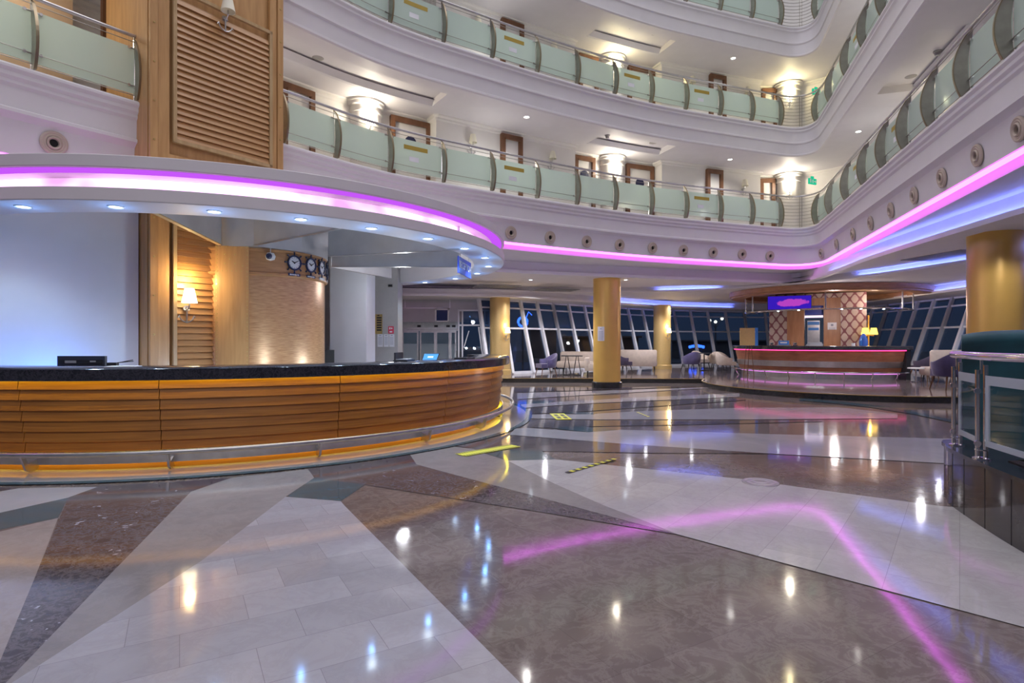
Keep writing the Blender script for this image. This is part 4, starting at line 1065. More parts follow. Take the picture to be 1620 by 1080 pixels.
for px in (34, 265, 508, 683, 770):
    a = rad(px, 5.0); mb = MB(); d = Vector((math.cos(a), math.sin(a), 0)); s = Vector((-d.y, d.x, 0))*.03; zv = Vector((0, 0, 1))
    pts = [(4.80, .04), (4.90, .02), (4.955, .05), (5.02, .20), (5.02, .235), (4.985, .235), (4.93, .11), (4.80, .15)]
    f0 = [d*r+zv*z-s*.4 for r, z in pts]; f1 = [d*r+zv*z+s*.4 for r, z in pts]; n = len(pts)
    mb.add(f0+f1, [tuple(range(n)), tuple(reversed(range(n, 2*n)))]+[(i, (i+1) % n, n+(i+1) % n, n+i) for i in range(n)]); mb.build('rail_bracket', M['steel'], desk, smooth=0)
M['mon'] = plain('dark_blue_plastic', (.03, .035, .055), .45)
# things on the desk
def onr(px, r): 
    a = rad(px, r); return Vector((RC[0]+r*math.cos(a), RC[1]+r*math.sin(a), 0)), a
c, a = onr(130, 4.02)
e = empty('monitor', (c.x, c.y, .76), 'flat black computer monitor seen from behind, left of the desk', 'monitor', a+PI/2)
mb = MB(); mb.box((0, 0, .30), (.60, .035, .33)); mb.build('screen_housing', M['mon'], e, smooth=0)
mb = MB(); mb.box((0, -.022, .395), (.54, .015, .05), m=0); mb.box((-.12, -.031, .395), (.14, .006, .03), m=1); mb.box((.16, -.031, .40), (.07, .006, .02), m=1); mb.build('rear_ports', [M['black'], M['grey']], e, smooth=0)
mb = MB(); mb.box((0, .03, .08), (.06, .03, .16)); mb.box((0, .03, .008), (.24, .18, .016)); mb.build('stand', M['black'], e, smooth=0)
c, a = onr(186, 4.44)
e = empty('pen_holder', (c.x, c.y, 1.12), 'black desk pens lying in a holder beside the monitor', 'pens', a+PI/2)
mb = MB(); mb.box((-.05, 0, .02), (.10, .06, .04)); mb.build('holder', M['black'], e, smooth=0)
for k, (z, dz) in enumerate(((.03, .04), (.035, .02))):
    mb = MB(); mb.tube([(-.03, .01*k, z), (.17, .01*k-.01, z+dz)], .005, 6); mb.build('pen', M['black'], e)
c, a = onr(195, 4.62); mb = MB(); mb.box((0, 0, .004), (.30, .21, .008))
o = mb.build('paper_sheet', M['paper'], smooth=0, loc=(0, 0, 0)); o.location = (c.x, c.y, 1.12); o.rotation_euler = (0, 0, a+PI/2+.1); tag(o, 'white paper lying on the granite top right of the monitor', 'paper')
c, a = onr(634, 4.42)
e = empty('document_tray', (c.x, c.y, 1.12), 'dark desk tray on the right part of the granite top', 'tray', a+PI/2+R(35))
mb = MB(); mb.box((0, .03, .07), (.40, .02, .11)); mb.box((0, -.05, .01), (.42, .2, .02)); mb.build('tray_body', M['black'], e, smooth=0)
mb = MB(); mb.box((0, -.06, .028), (.38, .16, .012)); mb.build('papers', M['grey'], e, smooth=0)
c, a = onr(680, 4.45)
e = empty('tablet', (c.x, c.y, 1.12), 'tablet with glowing blue screen on the granite top', 'tablet', R(-6))
mb = MB(); mb.hexa([(-.12, -.03, 0), (.12, -.03, 0), (.12, -.015, 0), (-.12, -.015, 0)], [(-.10, .04, .10), (.14, .04, .10), (.14, .055, .10), (-.10, .055, .10)]); mb.build('tablet_body', M['black'], e, smooth=0)
mb = MB(); mb.hexa([(-.105, -.026, .007), (.107, -.026, .007), (.107, -.024, .007), (-.105, -.024, .007)], [(-.09, .0325, .093), (.127, .0325, .093), (.127, .036, .093), (-.09, .036, .093)]); sc = mb.build('screen', M['e_screen'], e, smooth=0)
mb = MB(); mb.hexa([(-.04, -.019, .014), (.045, -.019, .014), (.045, -.017, .014), (-.04, -.017, .014)], [(-.03, .008, .06), (.055, .008, .06), (.055, .012, .06), (-.03, .012, .06)]); mb.build('window', M['e_white'], sc, smooth=0)
c, a = onr(735, 4.60); mb = MB(); mb.box((0, 0, .012), (.30, .22, .024)); mb.box((.12, .04, .03), (.10, .06, .012))
o = mb.build('keyboard', M['black'], smooth=0, loc=(0, 0, 0)); o.location = (c.x, c.y, 1.12); o.rotation_euler = (0, 0, a+PI/2); tag(o, 'flat black keyboard on the far right of the granite top', 'keyboard')
# lit sconce on the pier
def on_pier(px, off):
    t = (px-810)/F; p = Vector((PIER0[0], PIER0[1], 0))+nv*off
    s = (t*p.y-p.x)/(u.x-t*u.y); return p+u*s
c = on_pier(294, .05); sconce(S_WARM, (c.x, c.y, 1.40+52*c.y/F), pang, 'glowing anchor lamp on the louvred oak panel behind the desk')
point('sconce_glow', (c.x+nv.x*.12, c.y+nv.y*.12, 1.40+100*c.y/F), (1.0, .72, .30), 16, .05)
c = on_pier(355, .05); sconce(S_OFF, (c.x, c.y, 1.40+510*c.y/F), pang, 'unlit anchor lamp on the upper louvred oak panel at the picture top')
# black chair and pillars behind the drum
mb = MB(); mb.box((-3.60, 12.9, 1.65), (.80, .8, 3.3)); tag(mb.build('pillar', M['bluewall'], smooth=0), 'plain white square pillar right of the drum', 'pillar', kind='structure')
mb = MB(); mb.box((-3.25, 14.6, 1.65), (.76, .6, 3.3)); M['stone'] = marble('grey_stone', (.46, .45, .43), (.40, .39, .38), (.36, .35, .34), 3, .2, rough=.34)
tag(mb.build('pillar', M['stone'], smooth=0), 'polished grey stone pillar carrying signs and notices', 'pillar', kind='structure')
mb = MB(); mb.box((-7, 13.4, 1.65), (6.6, .2, 3.3)); tag(mb.build('wall_rear', M['bluewall'], smooth=0), 'pale wall of the back office behind the drum', 'wall', kind='structure')
e = empty('office_chair', (-3.98, 12.0, 0), 'black office chair showing between the drum and the white pillar', 'chair', R(200))
mb = MB(); mb.box((0, .22, .95), (.42, .07, .55)); mb.build('backrest', M['black'], e, smooth=30)
mb = MB(); mb.box((0, 0, .48), (.48, .46, .09)); mb.build('seat', M['black'], e)
mb = MB(); mb.tube([(0, 0, .08), (0, 0, .44)], .03, 8)
for k in range(5): mb.tube([(0, 0, .09), (.28*math.cos(k*1.2566), .28*math.sin(k*1.2566), .04)], .02, 6)
mb.build('base', M['black'], e)
mb = MB(); mb.tube([(.24, .2, .8), (.26, 0, .72), (.24, -.15, .66)], .018, 6); mb.tube([(-.24, .2, .8), (-.26, 0, .72), (-.24, -.15, .66)], .018, 6); mb.build('armrest', M['black'], e)
# signs on the stone pillar (front face y = 14.3)
YS = 14.29
def S(px, py): return P(px, py, YS)
def board(px0, py0, px1, py1, name, mats, label, cat, rows=(), group=None):
    a, b = S(px0, py1), S(px1, py0); e = MB(); w, h = b.x-a.x, b.z-a.z; c = ((a.x+b.x)/2, YS-.012, (a.z+b.z)/2)
    e.box(c, (w, .02, h), m=0)
    for rx, rz, rw, rh in rows: e.box((a.x+w*rx, YS-.024, a.z+h*rz), (w*rw, .006, h*rh), m=1)
    return tag(e.build(name, mats, smooth=0), label, cat, group)
board(593, 497, 605, 528, 'directory_board', [M['brass'], M['black']], 'brass floor directory board with dark rows on the stone pillar', 'directory board', [(.5, .94, .3, .05)]+[(.6, .82-.125*k, .62, .075) for k in range(6)])
board(614.5, 516, 623, 527.5, 'fire_sign', [M['red'], M['whitep']], 'red fire sign with white pictograms on the stone pillar', 'sign', [(.3, .72, .2, .3), (.65, .72, .25, .2), (.5, .25, .5, .2)])
for k, (x0, x1) in enumerate(((597.5, 606), (607.5, 615), (616, 624))):
    board(x0, 528.5, x1, 548.5, 'notice_sheet', [M['paper'], M['ink']], '%s white notice sheet from the left under the brass directory' % ORD[k], 'notice', [(.5, .9, .4, .05)]+[(.5, .75-.09*j, .7, .025) for j in range(7)], 'framed notices on the stone pillar')
mb = MB(); q = S(618, 452); mb.box((q.x, YS-.04, q.z), (.09, .08, .05)); mb.box((q.x, YS-.083, q.z), (.06, .008, .03))
tag(mb.build('wall_speaker', M['black'], smooth=0), 'tiny black box fixed high on the grey stone pillar', 'speaker')
q = FL(789, 659.5); mb = MB(); mb.box((q.x, q.y, .05), (.14, .03, .05), R(20), m=0); mb.box((q.x, q.y, .013), (.05, .04, .026), R(20), m=1)
tag(mb.build('floor_marker', [M['yellow'], M['blk']], smooth=0, loc=(q.x, q.y, FLZ)), 'small yellow marker on the floor at the right end of the foot rail', 'marker')
# ================================================================ ENTRANCE
YE = 22.6
def bx(mb, px0, py0, px1, py1, y, th, m=0):
    a, b = P(px0, py1, y), P(px1, py0, y); mb.box(((a.x+b.x)/2, y+th/2, (a.z+b.z)/2), (b.x-a.x, th, b.z-a.z), m=m)
M['panelg'] = plain('grey_wall_panel', (.42, .40, .41), .35, .2, var=.05)
mb = MB(); a = P(600, 455, YE); b = P(777, 509, YE)
mb.box(((a.x+b.x)/2, YE+.1, (3.3+b.z)/2), (b.x-a.x, .2, 3.3-b.z)); wo = tag(mb.build('wall_entrance', M['panelg'], smooth=0), 'grey panelled wall above the glass entrance', 'wall', kind='structure')
sm = MB()
for px in (640, 711): bx(sm, px, 466, px+1.4, 487, YE-.012, .012)
bx(sm, 626, 486.5, 690, 487.3, YE-.012, .012); sm.build('panel_joints', M['steel'], wo, world=True, smooth=0)
e = empty('window_%d' % (wn[0]+1), P(700, 509, YE-.05), 'small white framed window above the entrance door', 'window', kind='structure')
mb = MB()
for q in ((688, 488, 690.5, 509), (708, 488, 710.5, 509), (688, 488, 710.5, 490.3), (688, 507, 710.5, 509)): bx(mb, *q, YE-.06, .05)
mb.build('window_frame', M['whitep'], e, world=True, smooth=0)
mb = MB(); bx(mb, 690.5, 490.3, 708, 507, YE-.04, .02); mb.build('panes', M['duskp'] if 'duskp' in M else M.setdefault('duskp', plain('dusk_blue_pane', (.03, .05, .16), .05)), e, world=True, smooth=0)
YD = 24.5
de = empty('entrance_door', P(680, 560, YD), 'automatic sliding glass entrance door with steel header', 'door')
mb = MB(); bx(mb, 631, 509.5, 724, 520, YD-.4, .5); bx(mb, 636, 520, 724, 523, YD-.1, .3); hd = mb.build('header', M['steel'], de, world=True, smooth=0)
mb = MB()
for px in (663, 690, 709, 718): bx(mb, px-3, 514, px+2.5, 517.5, YD-.46, .05)
mb.build('sensors', M['black'], hd, smooth=0)
o = [ch for ch in hd.children][0]
for vx in o.data.vertices: vx.co -= de.location
zf = 540+H*F/YD
def leaf(px0, px1, y, nm):
    mb = MB(); w = 2.4
    for x in (px0, px1-w): bx(mb, x, 522, x+w, zf, y, .06)
    bx(mb, px0+w, 522, px1-w, 526, y, .06); bx(mb, px0+w, zf-4, px1-w, zf, y, .06)
    o = mb.build(nm, M['steel'], de, world=True, smooth=0)
    g = MB(); bx(g, px0+w, 526, px1-w, zf-4, y+.025, .012); q = g.build('pane', M['clear'], o, smooth=0)
    f = MB(); bx(f, px0+w, 543.5, px1-w, 570, y+.022, .003); r = f.build('frosted_band', M['frost'], o, smooth=0)
    for k in (q, r):
        for vx in k.data.vertices: vx.co -= de.location
leaf(636, 662, YD, 'door_leaf'); leaf(664, 689, YD+.1, 'door_leaf'); leaf(689, 712, YD+.1, 'door_leaf'); leaf(712, 722, YD, 'door_leaf'); leaf(626, 635, YD, 'door_leaf')
# glass cabinet / porch at right of the door
ge = empty('glass_vestibule', P(752, 590, 22.2), 'tall white framed glass porch right of the entrance door', 'porch')
mb = MB(); yv = 22.2; zb = 540+(H-.0)*F/yv
for px in (724.5, 730.5, 765.5, 773.5): bx(mb, px, 490.5, px+2.2, zb, yv, .08)
bx(mb, 724.5, 489.5, 776, 492, yv, .10); bx(mb, 724.5, 513, 784, 515.5, yv-.02, .06)
for px in (776, 783): bx(mb, px-1, 515, px+1, zb, yv-.5, .06)
mb.hexa([P(733, 550, yv)+Vector((0, .02, 0)), P(734.4, 550, yv)+Vector((0, .02, 0)), P(734.4, 550, yv)+Vector((0, .06, 0)), P(733, 550, yv)+Vector((0, .06, 0))], [P(741, 523, yv)+Vector((0, .02, 0)), P(742.4, 523, yv)+Vector((0, .02, 0)), P(742.4, 523, yv)+Vector((0, .06, 0)), P(741, 523, yv)+Vector((0, .06, 0))])
mb.hexa([P(763, 566, yv)+Vector((0, .02, 0)), P(765, 566, yv)+Vector((0, .02, 0)), P(765, 566, yv)+Vector((0, .06, 0)), P(763, 566, yv)+Vector((0, .06, 0))], [P(756, 517, yv)+Vector((0, .02, 0)), P(758.4, 517, yv)+Vector((0, .02, 0)), P(758.4, 517, yv)+Vector((0, .06, 0)), P(756, 517, yv)+Vector((0, .06, 0))])
mb.build('frame', M['wframe'], ge, world=True, smooth=0)
mb = MB(); bx(mb, 732.7, 492, 765.5, 513, yv+.03, .012); bx(mb, 732.7, 515.5, 765.5, zb-2, yv+.03, .012); mb.build('panes', M['winglass'], ge, world=True, smooth=0)
# side infill between entrance and windows so the hall closes
# ================================================================ column lamps and notice
def col_sconce(cx, cy, r, px, py, label, w=14):
    t = (px-810)/F; A = 1+t*t; B = -2*(t*cx+cy); Cc = cx*cx+cy*cy-r*r; D = B*B-4*A*Cc
    y = (-B-math.sqrt(max(D, 0)))/(2*A); p = Vector((t*y, y)); n = (p-Vector((cx, cy))).normalized()
    z = H+(540-py)/F*y
    o = sconce(S_WARM, (p.x, p.y, z), math.atan2(n.y, n.x)+PI/2, label)
    point('sconce_glow', (p.x+n.x*.13, p.y+n.y*.13, z+.36), (1, .70, .28), w, .05)
col_sconce(-.46, 21.7, .385, 800.5, 530, 'glowing anchor lamp on the gold column beside the entrance')
col_sconce(6.86, 26.0, .385, 1056, 529, 'glowing anchor lamp on the gold column before the far windows', 18)
# notice on the middle column
cx, cy, r = 2.885, 17.3, .418
mb = MB(); a0 = math.atan2(-cy, -cx)-R(25); z0 = H+(540-539)/F*cy; z1 = H+(540-517)/F*cy
mb.lathe([(r-.004, z0), (r+.004, z0), (r+.004, z1), (r-.004, z1)], (cx, cy), 6, a0-R(15), a0+R(15), closed=True, m=0)
for k in range(8): mb.lathe([(r+.003, z1-.14-.035*k), (r+.006, z1-.14-.035*k), (r+.006, z1-.152-.035*k), (r+.003, z1-.152-.035*k)], (cx, cy), 4, a0-R(10), a0+R(10), closed=True, m=1)
mb.lathe([(r+.003, z1-.05), (r+.006, z1-.05), (r+.006, z1-.075), (r+.003, z1-.075)], (cx, cy), 4, a0-R(3), a0+R(3), closed=True, m=1)
tag(mb.build('notice_sheet', [M['paper'], M['ink']]), 'white printed notice taped to the middle gold column', 'notice')

# ================================================================ BAR
bar = empty('bar_counter', (BC[0], BC[1], PZ), 'curved bar counter with wood front, steel band and crimson glow', 'bar counter')
b0, b1 = R(-188), R(-73)
def bl(prof, nm, mat, aa=b0, ab=b1, n=70):
    m_ = MB(); m_.lathe([(r, z-PZ) for r, z in prof], (0, 0), n, aa, ab, closed=True); return m_.build(nm, mat, bar)
bl([(2.6, 1.12), (3.30, 1.12), (3.32, 1.14), (3.32, 1.235), (3.30, 1.25), (2.6, 1.25)], 'countertop', M['granite'], b0, b1+R(4))
bl([(2.9, .74), (3.14, .74), (3.22, 1.12), (2.9, 1.12)], 'upper_front', M['barwood'])
bl([(2.9, .54), (3.12, .54), (3.16, .74), (2.9, .74)], 'steel_band', M['steel'])
bl([(2.9, .36), (3.04, .36), (3.10, .54), (2.9, .54)], 'lower_front', M['barwood'])
bl([(2.85, PZ), (2.98, PZ), (2.98, .36), (2.85, .36)], 'plinth', M['steel'])
bl([(3.235, 1.09), (3.26, 1.09), (3.26, 1.118), (3.235, 1.118)], 'light_strip', M['e_bar'])
bl([(2.99, .325), (3.02, .325), (3.02, .35), (2.99, .35)], 'low_light_strip', M['e_pink'])
mb = MB(); mb.tube([(3.34*math.cos(a), 3.34*math.sin(a), .24) for a in [b0+(b1-b0)*i/70 for i in range(71)]], .022, 8)
for i in range(8):
    a = b0+(b1-b0)*(i+.5)/8; mb.tube([(3.34*math.cos(a), 3.34*math.sin(a), .24), (3.30*math.cos(a), 3.30*math.sin(a), .12), (3.22*math.cos(a), 3.22*math.sin(a), 0)], .018, 6)
mb.build('foot_rail', M['chrome'], bar)
mb = MB(); d = Vector((math.cos(b1), math.sin(b1))); s = Vector((-d.y, d.x))
mb.prism([tuple(d*2.6+s*.01), tuple(d*3.24+s*.01), tuple(d*3.24+s*.20), tuple(d*2.6+s*.20)], 0, 1.0); mb.build('end_panel', M['black'], bar, smooth=0)
# bar canopy
bc = empty('bar_canopy', (BC[0], BC[1], 3.05), 'round brown timber canopy ring over the bar', 'canopy')
mb = MB(); mb.lathe([(2.75, .03), (3.22, .0), (3.28, .02), (3.28, .06), (3.34, .08), (3.36, .24), (3.34, .245), (2.75, .245)], (0, 0), 96, closed=True); mb.build('timber_ring', wood('canopy_wood', srgb(204, 154, 118), srgb(172, 122, 90), (3, 3, 14), .38, .1), bc)
mb = MB(); mb.lathe([(2.75, .20), (.2, .20), (.2, .235), (2.75, .235)], (0, 0), 64, closed=True); mb.build('inner_soffit', M['barwoodl'] if 'barwoodl' in M else M.setdefault('barwoodl', wood('light_bar_wood', srgb(196, 158, 120), srgb(170, 130, 96), (2, 2, 20), .4)), bc)
for i, a in enumerate((R(-110), R(-60))):
    pass
# hanging glass rack
gr = empty('glass_rack', (BC[0], BC[1], 2.5), 'curved chrome hanging rail below the bar canopy', 'hanging rail')
mb = MB(); mb.tube([(2.75*math.cos(a), 2.75*math.sin(a), 0) for a in [R(-215)+R(180)*i/60 for i in range(61)]], .028, 8)
mb.tube([(2.35*math.cos(a), 2.35*math.sin(a), 0) for a in [R(-215)+R(180)*i/60 for i in range(61)]], .014, 6); mb.build('rail', M['chrome'], gr)
for a in (R(-205), R(-178), R(-118), R(-62), R(-38)):
    mb = MB(); mb.tube([(2.75*math.cos(a), 2.75*math.sin(a), 0), (2.75*math.cos(a), 2.75*math.sin(a), .58)], .024, 8); mb.tube([(2.75*math.cos(a), 2.75*math.sin(a), 0), (2.35*math.cos(a), 2.35*math.sin(a), 0)], .012, 6); mb.build('hanger', M['steel'], gr)
for a in (R(-150), R(-135), R(-108), R(-96), R(-80)):
    mb = MB(); mb.lathe([(0, -.045), (.03, -.04), (.035, -.02)], (2.75*math.cos(a), 2.75*math.sin(a)), 12); mb.build('spotlight', M['e_down'], gr)
# bar core: local x along (.877,-.48), -y to the viewer
cang = math.atan2(-.48, .877)
core = empty('bar_core', (BC[0], BC[1], PZ), 'back bar block with damask wallpaper pillars and timber panels', 'bar back', cang)
def cbx(x0, x1, y0, y1, z0, z1, nm, mat, par=core):
    m_ = MB(); m_.box(((x0+x1)/2, (y0+y1)/2, (z0+z1)/2-PZ), (x1-x0, y1-y0, z1-z0)); return m_.build(nm, mat, par, smooth=0)
cbx(-1.9, -1.27, 0, 1.0, PZ, 3.22, 'damask_pillar', M['damask']); cbx(.54, 1.36, -.05, 1.0, PZ, 3.22, 'damask_pillar', M['damask'])
cbx(-1.27, .54, .02, .9, 3.05, 3.22, 'damask_frieze', M['damask'])
cbx(-1.27, -.68, .05, .9, PZ, 3.05, 'timber_panel', M['oakbar'] if 'oakbar' in M else M.setdefault('oakbar', wood('bar_panel_wood', srgb(176, 128, 92), srgb(150, 104, 72), (10, 10, 1.5), .4)))
cbx(-.02, .54, .05, .9, PZ, 3.05, 'timber_panel', M['oakbar'])
cbx(-.68, -.02, .05, .9, 2.78, 3.05, 'lintel', M['oakbar'])
cbx(-.68, -.02, .55, .9, PZ, 2.78, 'niche_back', M['mirror'] if 'mirror' in M else M.setdefault('mirror', plain('mirror', (.75, .77, .80), .04, 1)))
cbx(-.66, -.04, .50, .54, 2.45, 2.78, 'niche_panel', M['signblue']); cbx(-.66, -.04, .50, .54, 2.33, 2.41, 'niche_light', M['e_pinkw'] if 'e_pinkw' in M else M.setdefault('e_pinkw', emit('pink_white_tube', (1, .7, 1), 1.6)))
spot('niche_beam', (BC[0]-.3, BC[1]+.3, 2.75+.0), (.8, .9, 1), 6, 120)
# fridge / machine in the niche
mb = MB(); mb.box((0, 0, .5), (.42, .24, 1.0)); mb.box((0, -.13, .90), (.40, .03, .12), m=1); mb.box((0, -.13, .68), (.36, .02, .10), m=1)
o = mb.build('drinks_dispenser', [M['steel'], M['bluebox']], smooth=0, loc=(0, 0, 0)); o.rotation_euler = (0, 0, cang)
q = Vector((math.cos(cang), math.sin(cang), 0)); q2 = Vector((-q.y, q.x, 0)); pp = Vector((BC[0], BC[1], 0))+q*-.36+q2*.30; o.location = (pp.x, pp.y, 1.20); tag(o, 'steel drinks dispenser with blue panel in the bar niche', 'dispenser')
mb = MB(); mb.box((0, 0, .5), (.64, .40, 1.05-.0)); o2 = mb.build('back_shelf', M['barwood'], smooth=0, loc=(0, 0, 0)); o2.rotation_euler = (0, 0, cang); o2.location = (pp.x, pp.y-.02, PZ); tag(o2, 'low timber cupboard in the bar niche under the dispenser', 'cupboard')
# notice on bar panel
mb = MB(); mb.box((.26, .035, 1.98-PZ), (.30, .012, .27), m=0)
for k in range(3): mb.box((.26, .027, 1.91-PZ-.03*k), (.2, .004, .01), m=1)
mb.box((.26, .027, 2.02-PZ), (.08, .004, .08), m=1)
o = mb.build('notice_sheet', [M['paper'], M['ink']], smooth=0, loc=(0, 0, 0)); o.location = core.location; o.rotation_euler = core.rotation_euler; tag(o, 'white notice on the timber panel of the back bar', 'notice')
# display screen
e = empty('display_screen', (BC[0]+q.x*-1.17-q2.x*.45, BC[1]+q.y*-1.17-q2.y*.45, 2.62), 'wide violet and blue advertising screen hanging at the bar', 'screen', cang+R(4))
mb = MB(); mb.box((0, .03, .26), (1.52, .06, .54)); mb.build('screen_case', M['navy'], e, smooth=0)
mb = MB(); mb.box((0, -.004, .26), (1.48, .008, .50)); mb.build('screen_picture', M['e_tv'], e, smooth=0)
mb = MB(); mb.tube([(-.5, .03, .53), (-.5, .03, .62)], .012, 6); mb.tube([(.5, .03, .53), (.5, .03, .62)], .012, 6); mb.build('hangers', M['steel'], e)
# things on the bar
def onbar(px, r):
    t = (px-810)/F; A = 1+t*t; B = -2*(t*BC[0]+BC[1]); Cc = BC[0]**2+BC[1]**2-r*r
    y = (-B-math.sqrt(B*B-4*A*Cc))/(2*A); return Vector((t*y, y, 1.25))
c = onbar(1240, 2.95); e = empty('napkin_box', c, 'light blue box with white lettering stripe on the bar top', 'box', cang)
mb = MB(); mb.box((0, 0, .11), (.32, .2, .14)); mb.build('box', M['bluebox'], e, smooth=0); mb = MB(); mb.box((0, -.103, .11), (.22, .006, .05)); mb.build('stripe', M['whitep'], e, smooth=0)
mb = MB(); mb.box((0, 0, .02), (.42, .3, .04)); mb.build('tray', M['steel'], e, smooth=0)
for k, (px, lb) in enumerate(((1221, 'small chrome caddy left of the light blue box on the bar'), (1258, 'small chrome caddy right of the light blue box on the bar'))):
    c = onbar(px, 2.95); mb = MB(); mb.lathe([(0, 0), (.06, 0), (.08, .02), (.05, .04), (.06, .11), (.04, .11), (.03, .03)], (c.x, c.y), 16, zc=c.z)
    tag(mb.build('condiment_caddy', M['chrome']), lb, 'caddy', 'bar caddies')
c = onbar(1287, 2.85); mb = MB(); mb.hexa([(c.x-.22, c.y-.1, c.z), (c.x+.22, c.y-.2, c.z), (c.x+.22, c.y+.06, c.z), (c.x-.22, c.y+.12, c.z)], [(c.x-.15, c.y-.04, c.z+.12), (c.x+.18, c.y-.12, c.z+.12), (c.x+.18, c.y+.02, c.z+.12), (c.x-.15, c.y+.06, c.z+.12)])
tag(mb.build('till', M['grey'], smooth=0), 'dark grey till on the bar before the niche', 'till')
c = onbar(1350, 2.85); mb = MB(); mb.lathe([(0, 0), (.05, 0), (.055, .10), (.05, .10), (.045, .01)], (c.x, c.y), 16, zc=c.z); tag(mb.build('cup', M['whitep']), 'small white cup on the bar before the right damask pillar', 'cup')
c = onbar(1366, 2.75); e = empty('cloth_dispenser', c, 'blue cloth draped figure on the bar right of the damask pillar', 'cloth')
mb = MB(); mb.lathe([(0, 0), (.12, 0), (.13, .12), (.11, .25), (.07, .34), (.045, .40), (.0, .42)], (0, 0), 14); mb.build('cloth', M['bluecloth'], e)
mb = MB(); mb.tube([(-.10, -.05, .02), (-.12, -.06, .18), (-.06, -.05, .30)], .03, 8); mb.build('fold', M['bluebox'], e)
# amber lamp stand right of the bar
c = P(1374, 545, 20.6); e = empty('table_lamp', (c.x, c.y, PZ), 'gold lamp stand with two amber shades right of the bar', 'lamp')
mb = MB(); mb.lathe([(0, 0), (.16, 0), (.15, .03), (.03, .05), (.03, 2.2), (0, 2.2)], (0, 0), 16); mb.build('stand', M['brassm'] if 'brassm' in M else M.setdefault('brassm', plain('amber_lacquer', srgb(214, 160, 70), .4, .4)), e)
for sx in (-.15, .15):
    mb = MB(); mb.tube([(0, 0, 1.48), (sx, -.06, 1.45), (sx, -.06, 1.52)], .012, 6); mb.build('arm', M['brassm'], e)
    mb = MB(); mb.lathe([(.14, 1.50), (.09, 1.74), (.085, 1.74), (.135, 1.50)], (sx, -.06), 18, closed=True); mb.build('lamp_shade', M['e_shaded'], e)
point('lamp_glow', (c.x-.05, c.y-.15, 1.75), (1, .6, .15), 8, .05)
# menu easel left of bar
c = P(1186, 535, 20.2); e = empty('menu_board', (c.x, c.y, PZ), 'beige picture board with blue edge behind the left end of the bar', 'board', R(-12))
mb = MB(); mb.box((-.08, 0, 1.42), (.50, .03, .62)); mb.build('picture_panel', M['goldmatte'], e, smooth=0)
mb = MB(); mb.box((.23, .01, 1.42), (.09, .05, .64)); mb.build('side_edge', M['bluebox'], e, smooth=0)
mb = MB(); mb.tube([(-.2, .02, 0), (-.1, .02, 1.2)], .014, 6); mb.tube([(.15, .02, 0), (.05, .02, 1.2)], .014, 6); mb.tube([(0, .4, 0), (0, .03, 1.2)], .014, 6); mb.build('easel_legs', M['legwood'], e)

# ================================================================ SEATING
def tub_chair(mat, label, legm):
    e = empty('armchair', (0, 0, 0), label, 'armchair', 0, 'lounge armchairs')
    mb = MB(); n = 22; vs = []; prof = []
    cols = []
    for i in range(n+1):
        a = R(-20)+R(220)*i/n           # opening faces -y
        k = max(0, math.sin(a)); top = .60+.22*k**1.6
        co, si = math.cos(a), math.sin(a)
        ring = []
        for r, z in ((.34, .30), (.37, .34), (.40, top-.03), (.385, top), (.35, top), (.33, top-.03), (.30, .42), (.30, .30)):
            rr = r+(.03*(z-.3)); ring.append((rr*co*1.0, rr*si*.95+.02, z))
        cols.append(ring)
    k = len(cols[0])
    for ring in cols: vs += ring
    fs = [(i*k+j, i*k+(j+1) % k, (i+1)*k+(j+1) % k, (i+1)*k+j) for i in range(n) for j in range(k)]+[tuple(range(k)), tuple(n*k+j for j in reversed(range(k)))]
    mb.add(vs, fs); mb.build('backrest', mat, e, smooth=50)
    s = MB(); sp = [(.30*math.cos(a), .02+.30*math.sin(a)*.95) for a in [R(-20)+R(220)*i/16 for i in range(17)]]+[(-.29, -.30), (.29, -.30)]
    s.prism(sp, .29, .44); s.build('seat', mat, e, smooth=30)
    for x, y in ((-.24, -.24), (.24, -.24), (-.22, .24), (.22, .24)):
        l = MB(); l.tube([(x, y, .30), (x*1.25, y*1.25, 0)], .022, 8, r1=.012); l.build('leg', legm, e)
    return e
def sofa(w, mat, label, h=.80, nm='sofa', d=.78):
    e = empty(nm, (0, 0, 0), label, 'sofa', 0, 'lounge sofas')
    def rbox(c, s, r=.05):
        m_ = MB(); x, y, z = s[0]/2, s[1]/2, s[2]/2
        pr = [(-x+r, -y), (x-r, -y), (x, -y+r), (x, y-r), (x-r, y), (-x+r, y), (-x, y-r), (-x, -y+r)]
        lo = [(p[0]*.96, p[1]*.96, -z) for p in pr]; a = [(p[0], p[1], -z+r) for p in pr]; b = [(p[0], p[1], z-r) for p in pr]; t = [(p[0]*.93, p[1]*.90, z) for p in pr]
        vs = [(v[0]+c[0], v[1]+c[1], v[2]+c[2]) for v in lo+a+b+t]; k = 8
        m_.add(vs, [(i+8*j, (i+1) % 8+8*j, (i+1) % 8+8*j+8, i+8*j+8) for j in range(3) for i in range(8)]+[tuple(reversed(range(8))), tuple(range(24, 32))]); return m_
    rbox((0, 0, .33), (w, d, .26)).build('seat', mat, e, smooth=50)
    rbox((0, d/2-.08, (h+.24)/2+.04), (w, .18, h-.24)).build('backrest', mat, e, smooth=50)
    for sx in (-1, 1):
        for sy in (-1, 1):
            l = MB(); l.tube([(sx*(w/2-.12), sy*(d/2-.1), .22), (sx*(w/2-.10), sy*(d/2-.08), 0)], .022, 8, r1=.014); l.build('leg', M['black'], e)
    return e
def put(o, px, y, rz, z=PZ): o.location = ((px-810)/F*y, y, z); o.rotation_euler = (0, 0, rz); return o
put(tub_chair(M['purple'], 'blue purple armchair left of the trestle table by the left windows', M['legwood']), 864, 20.8, R(-70))
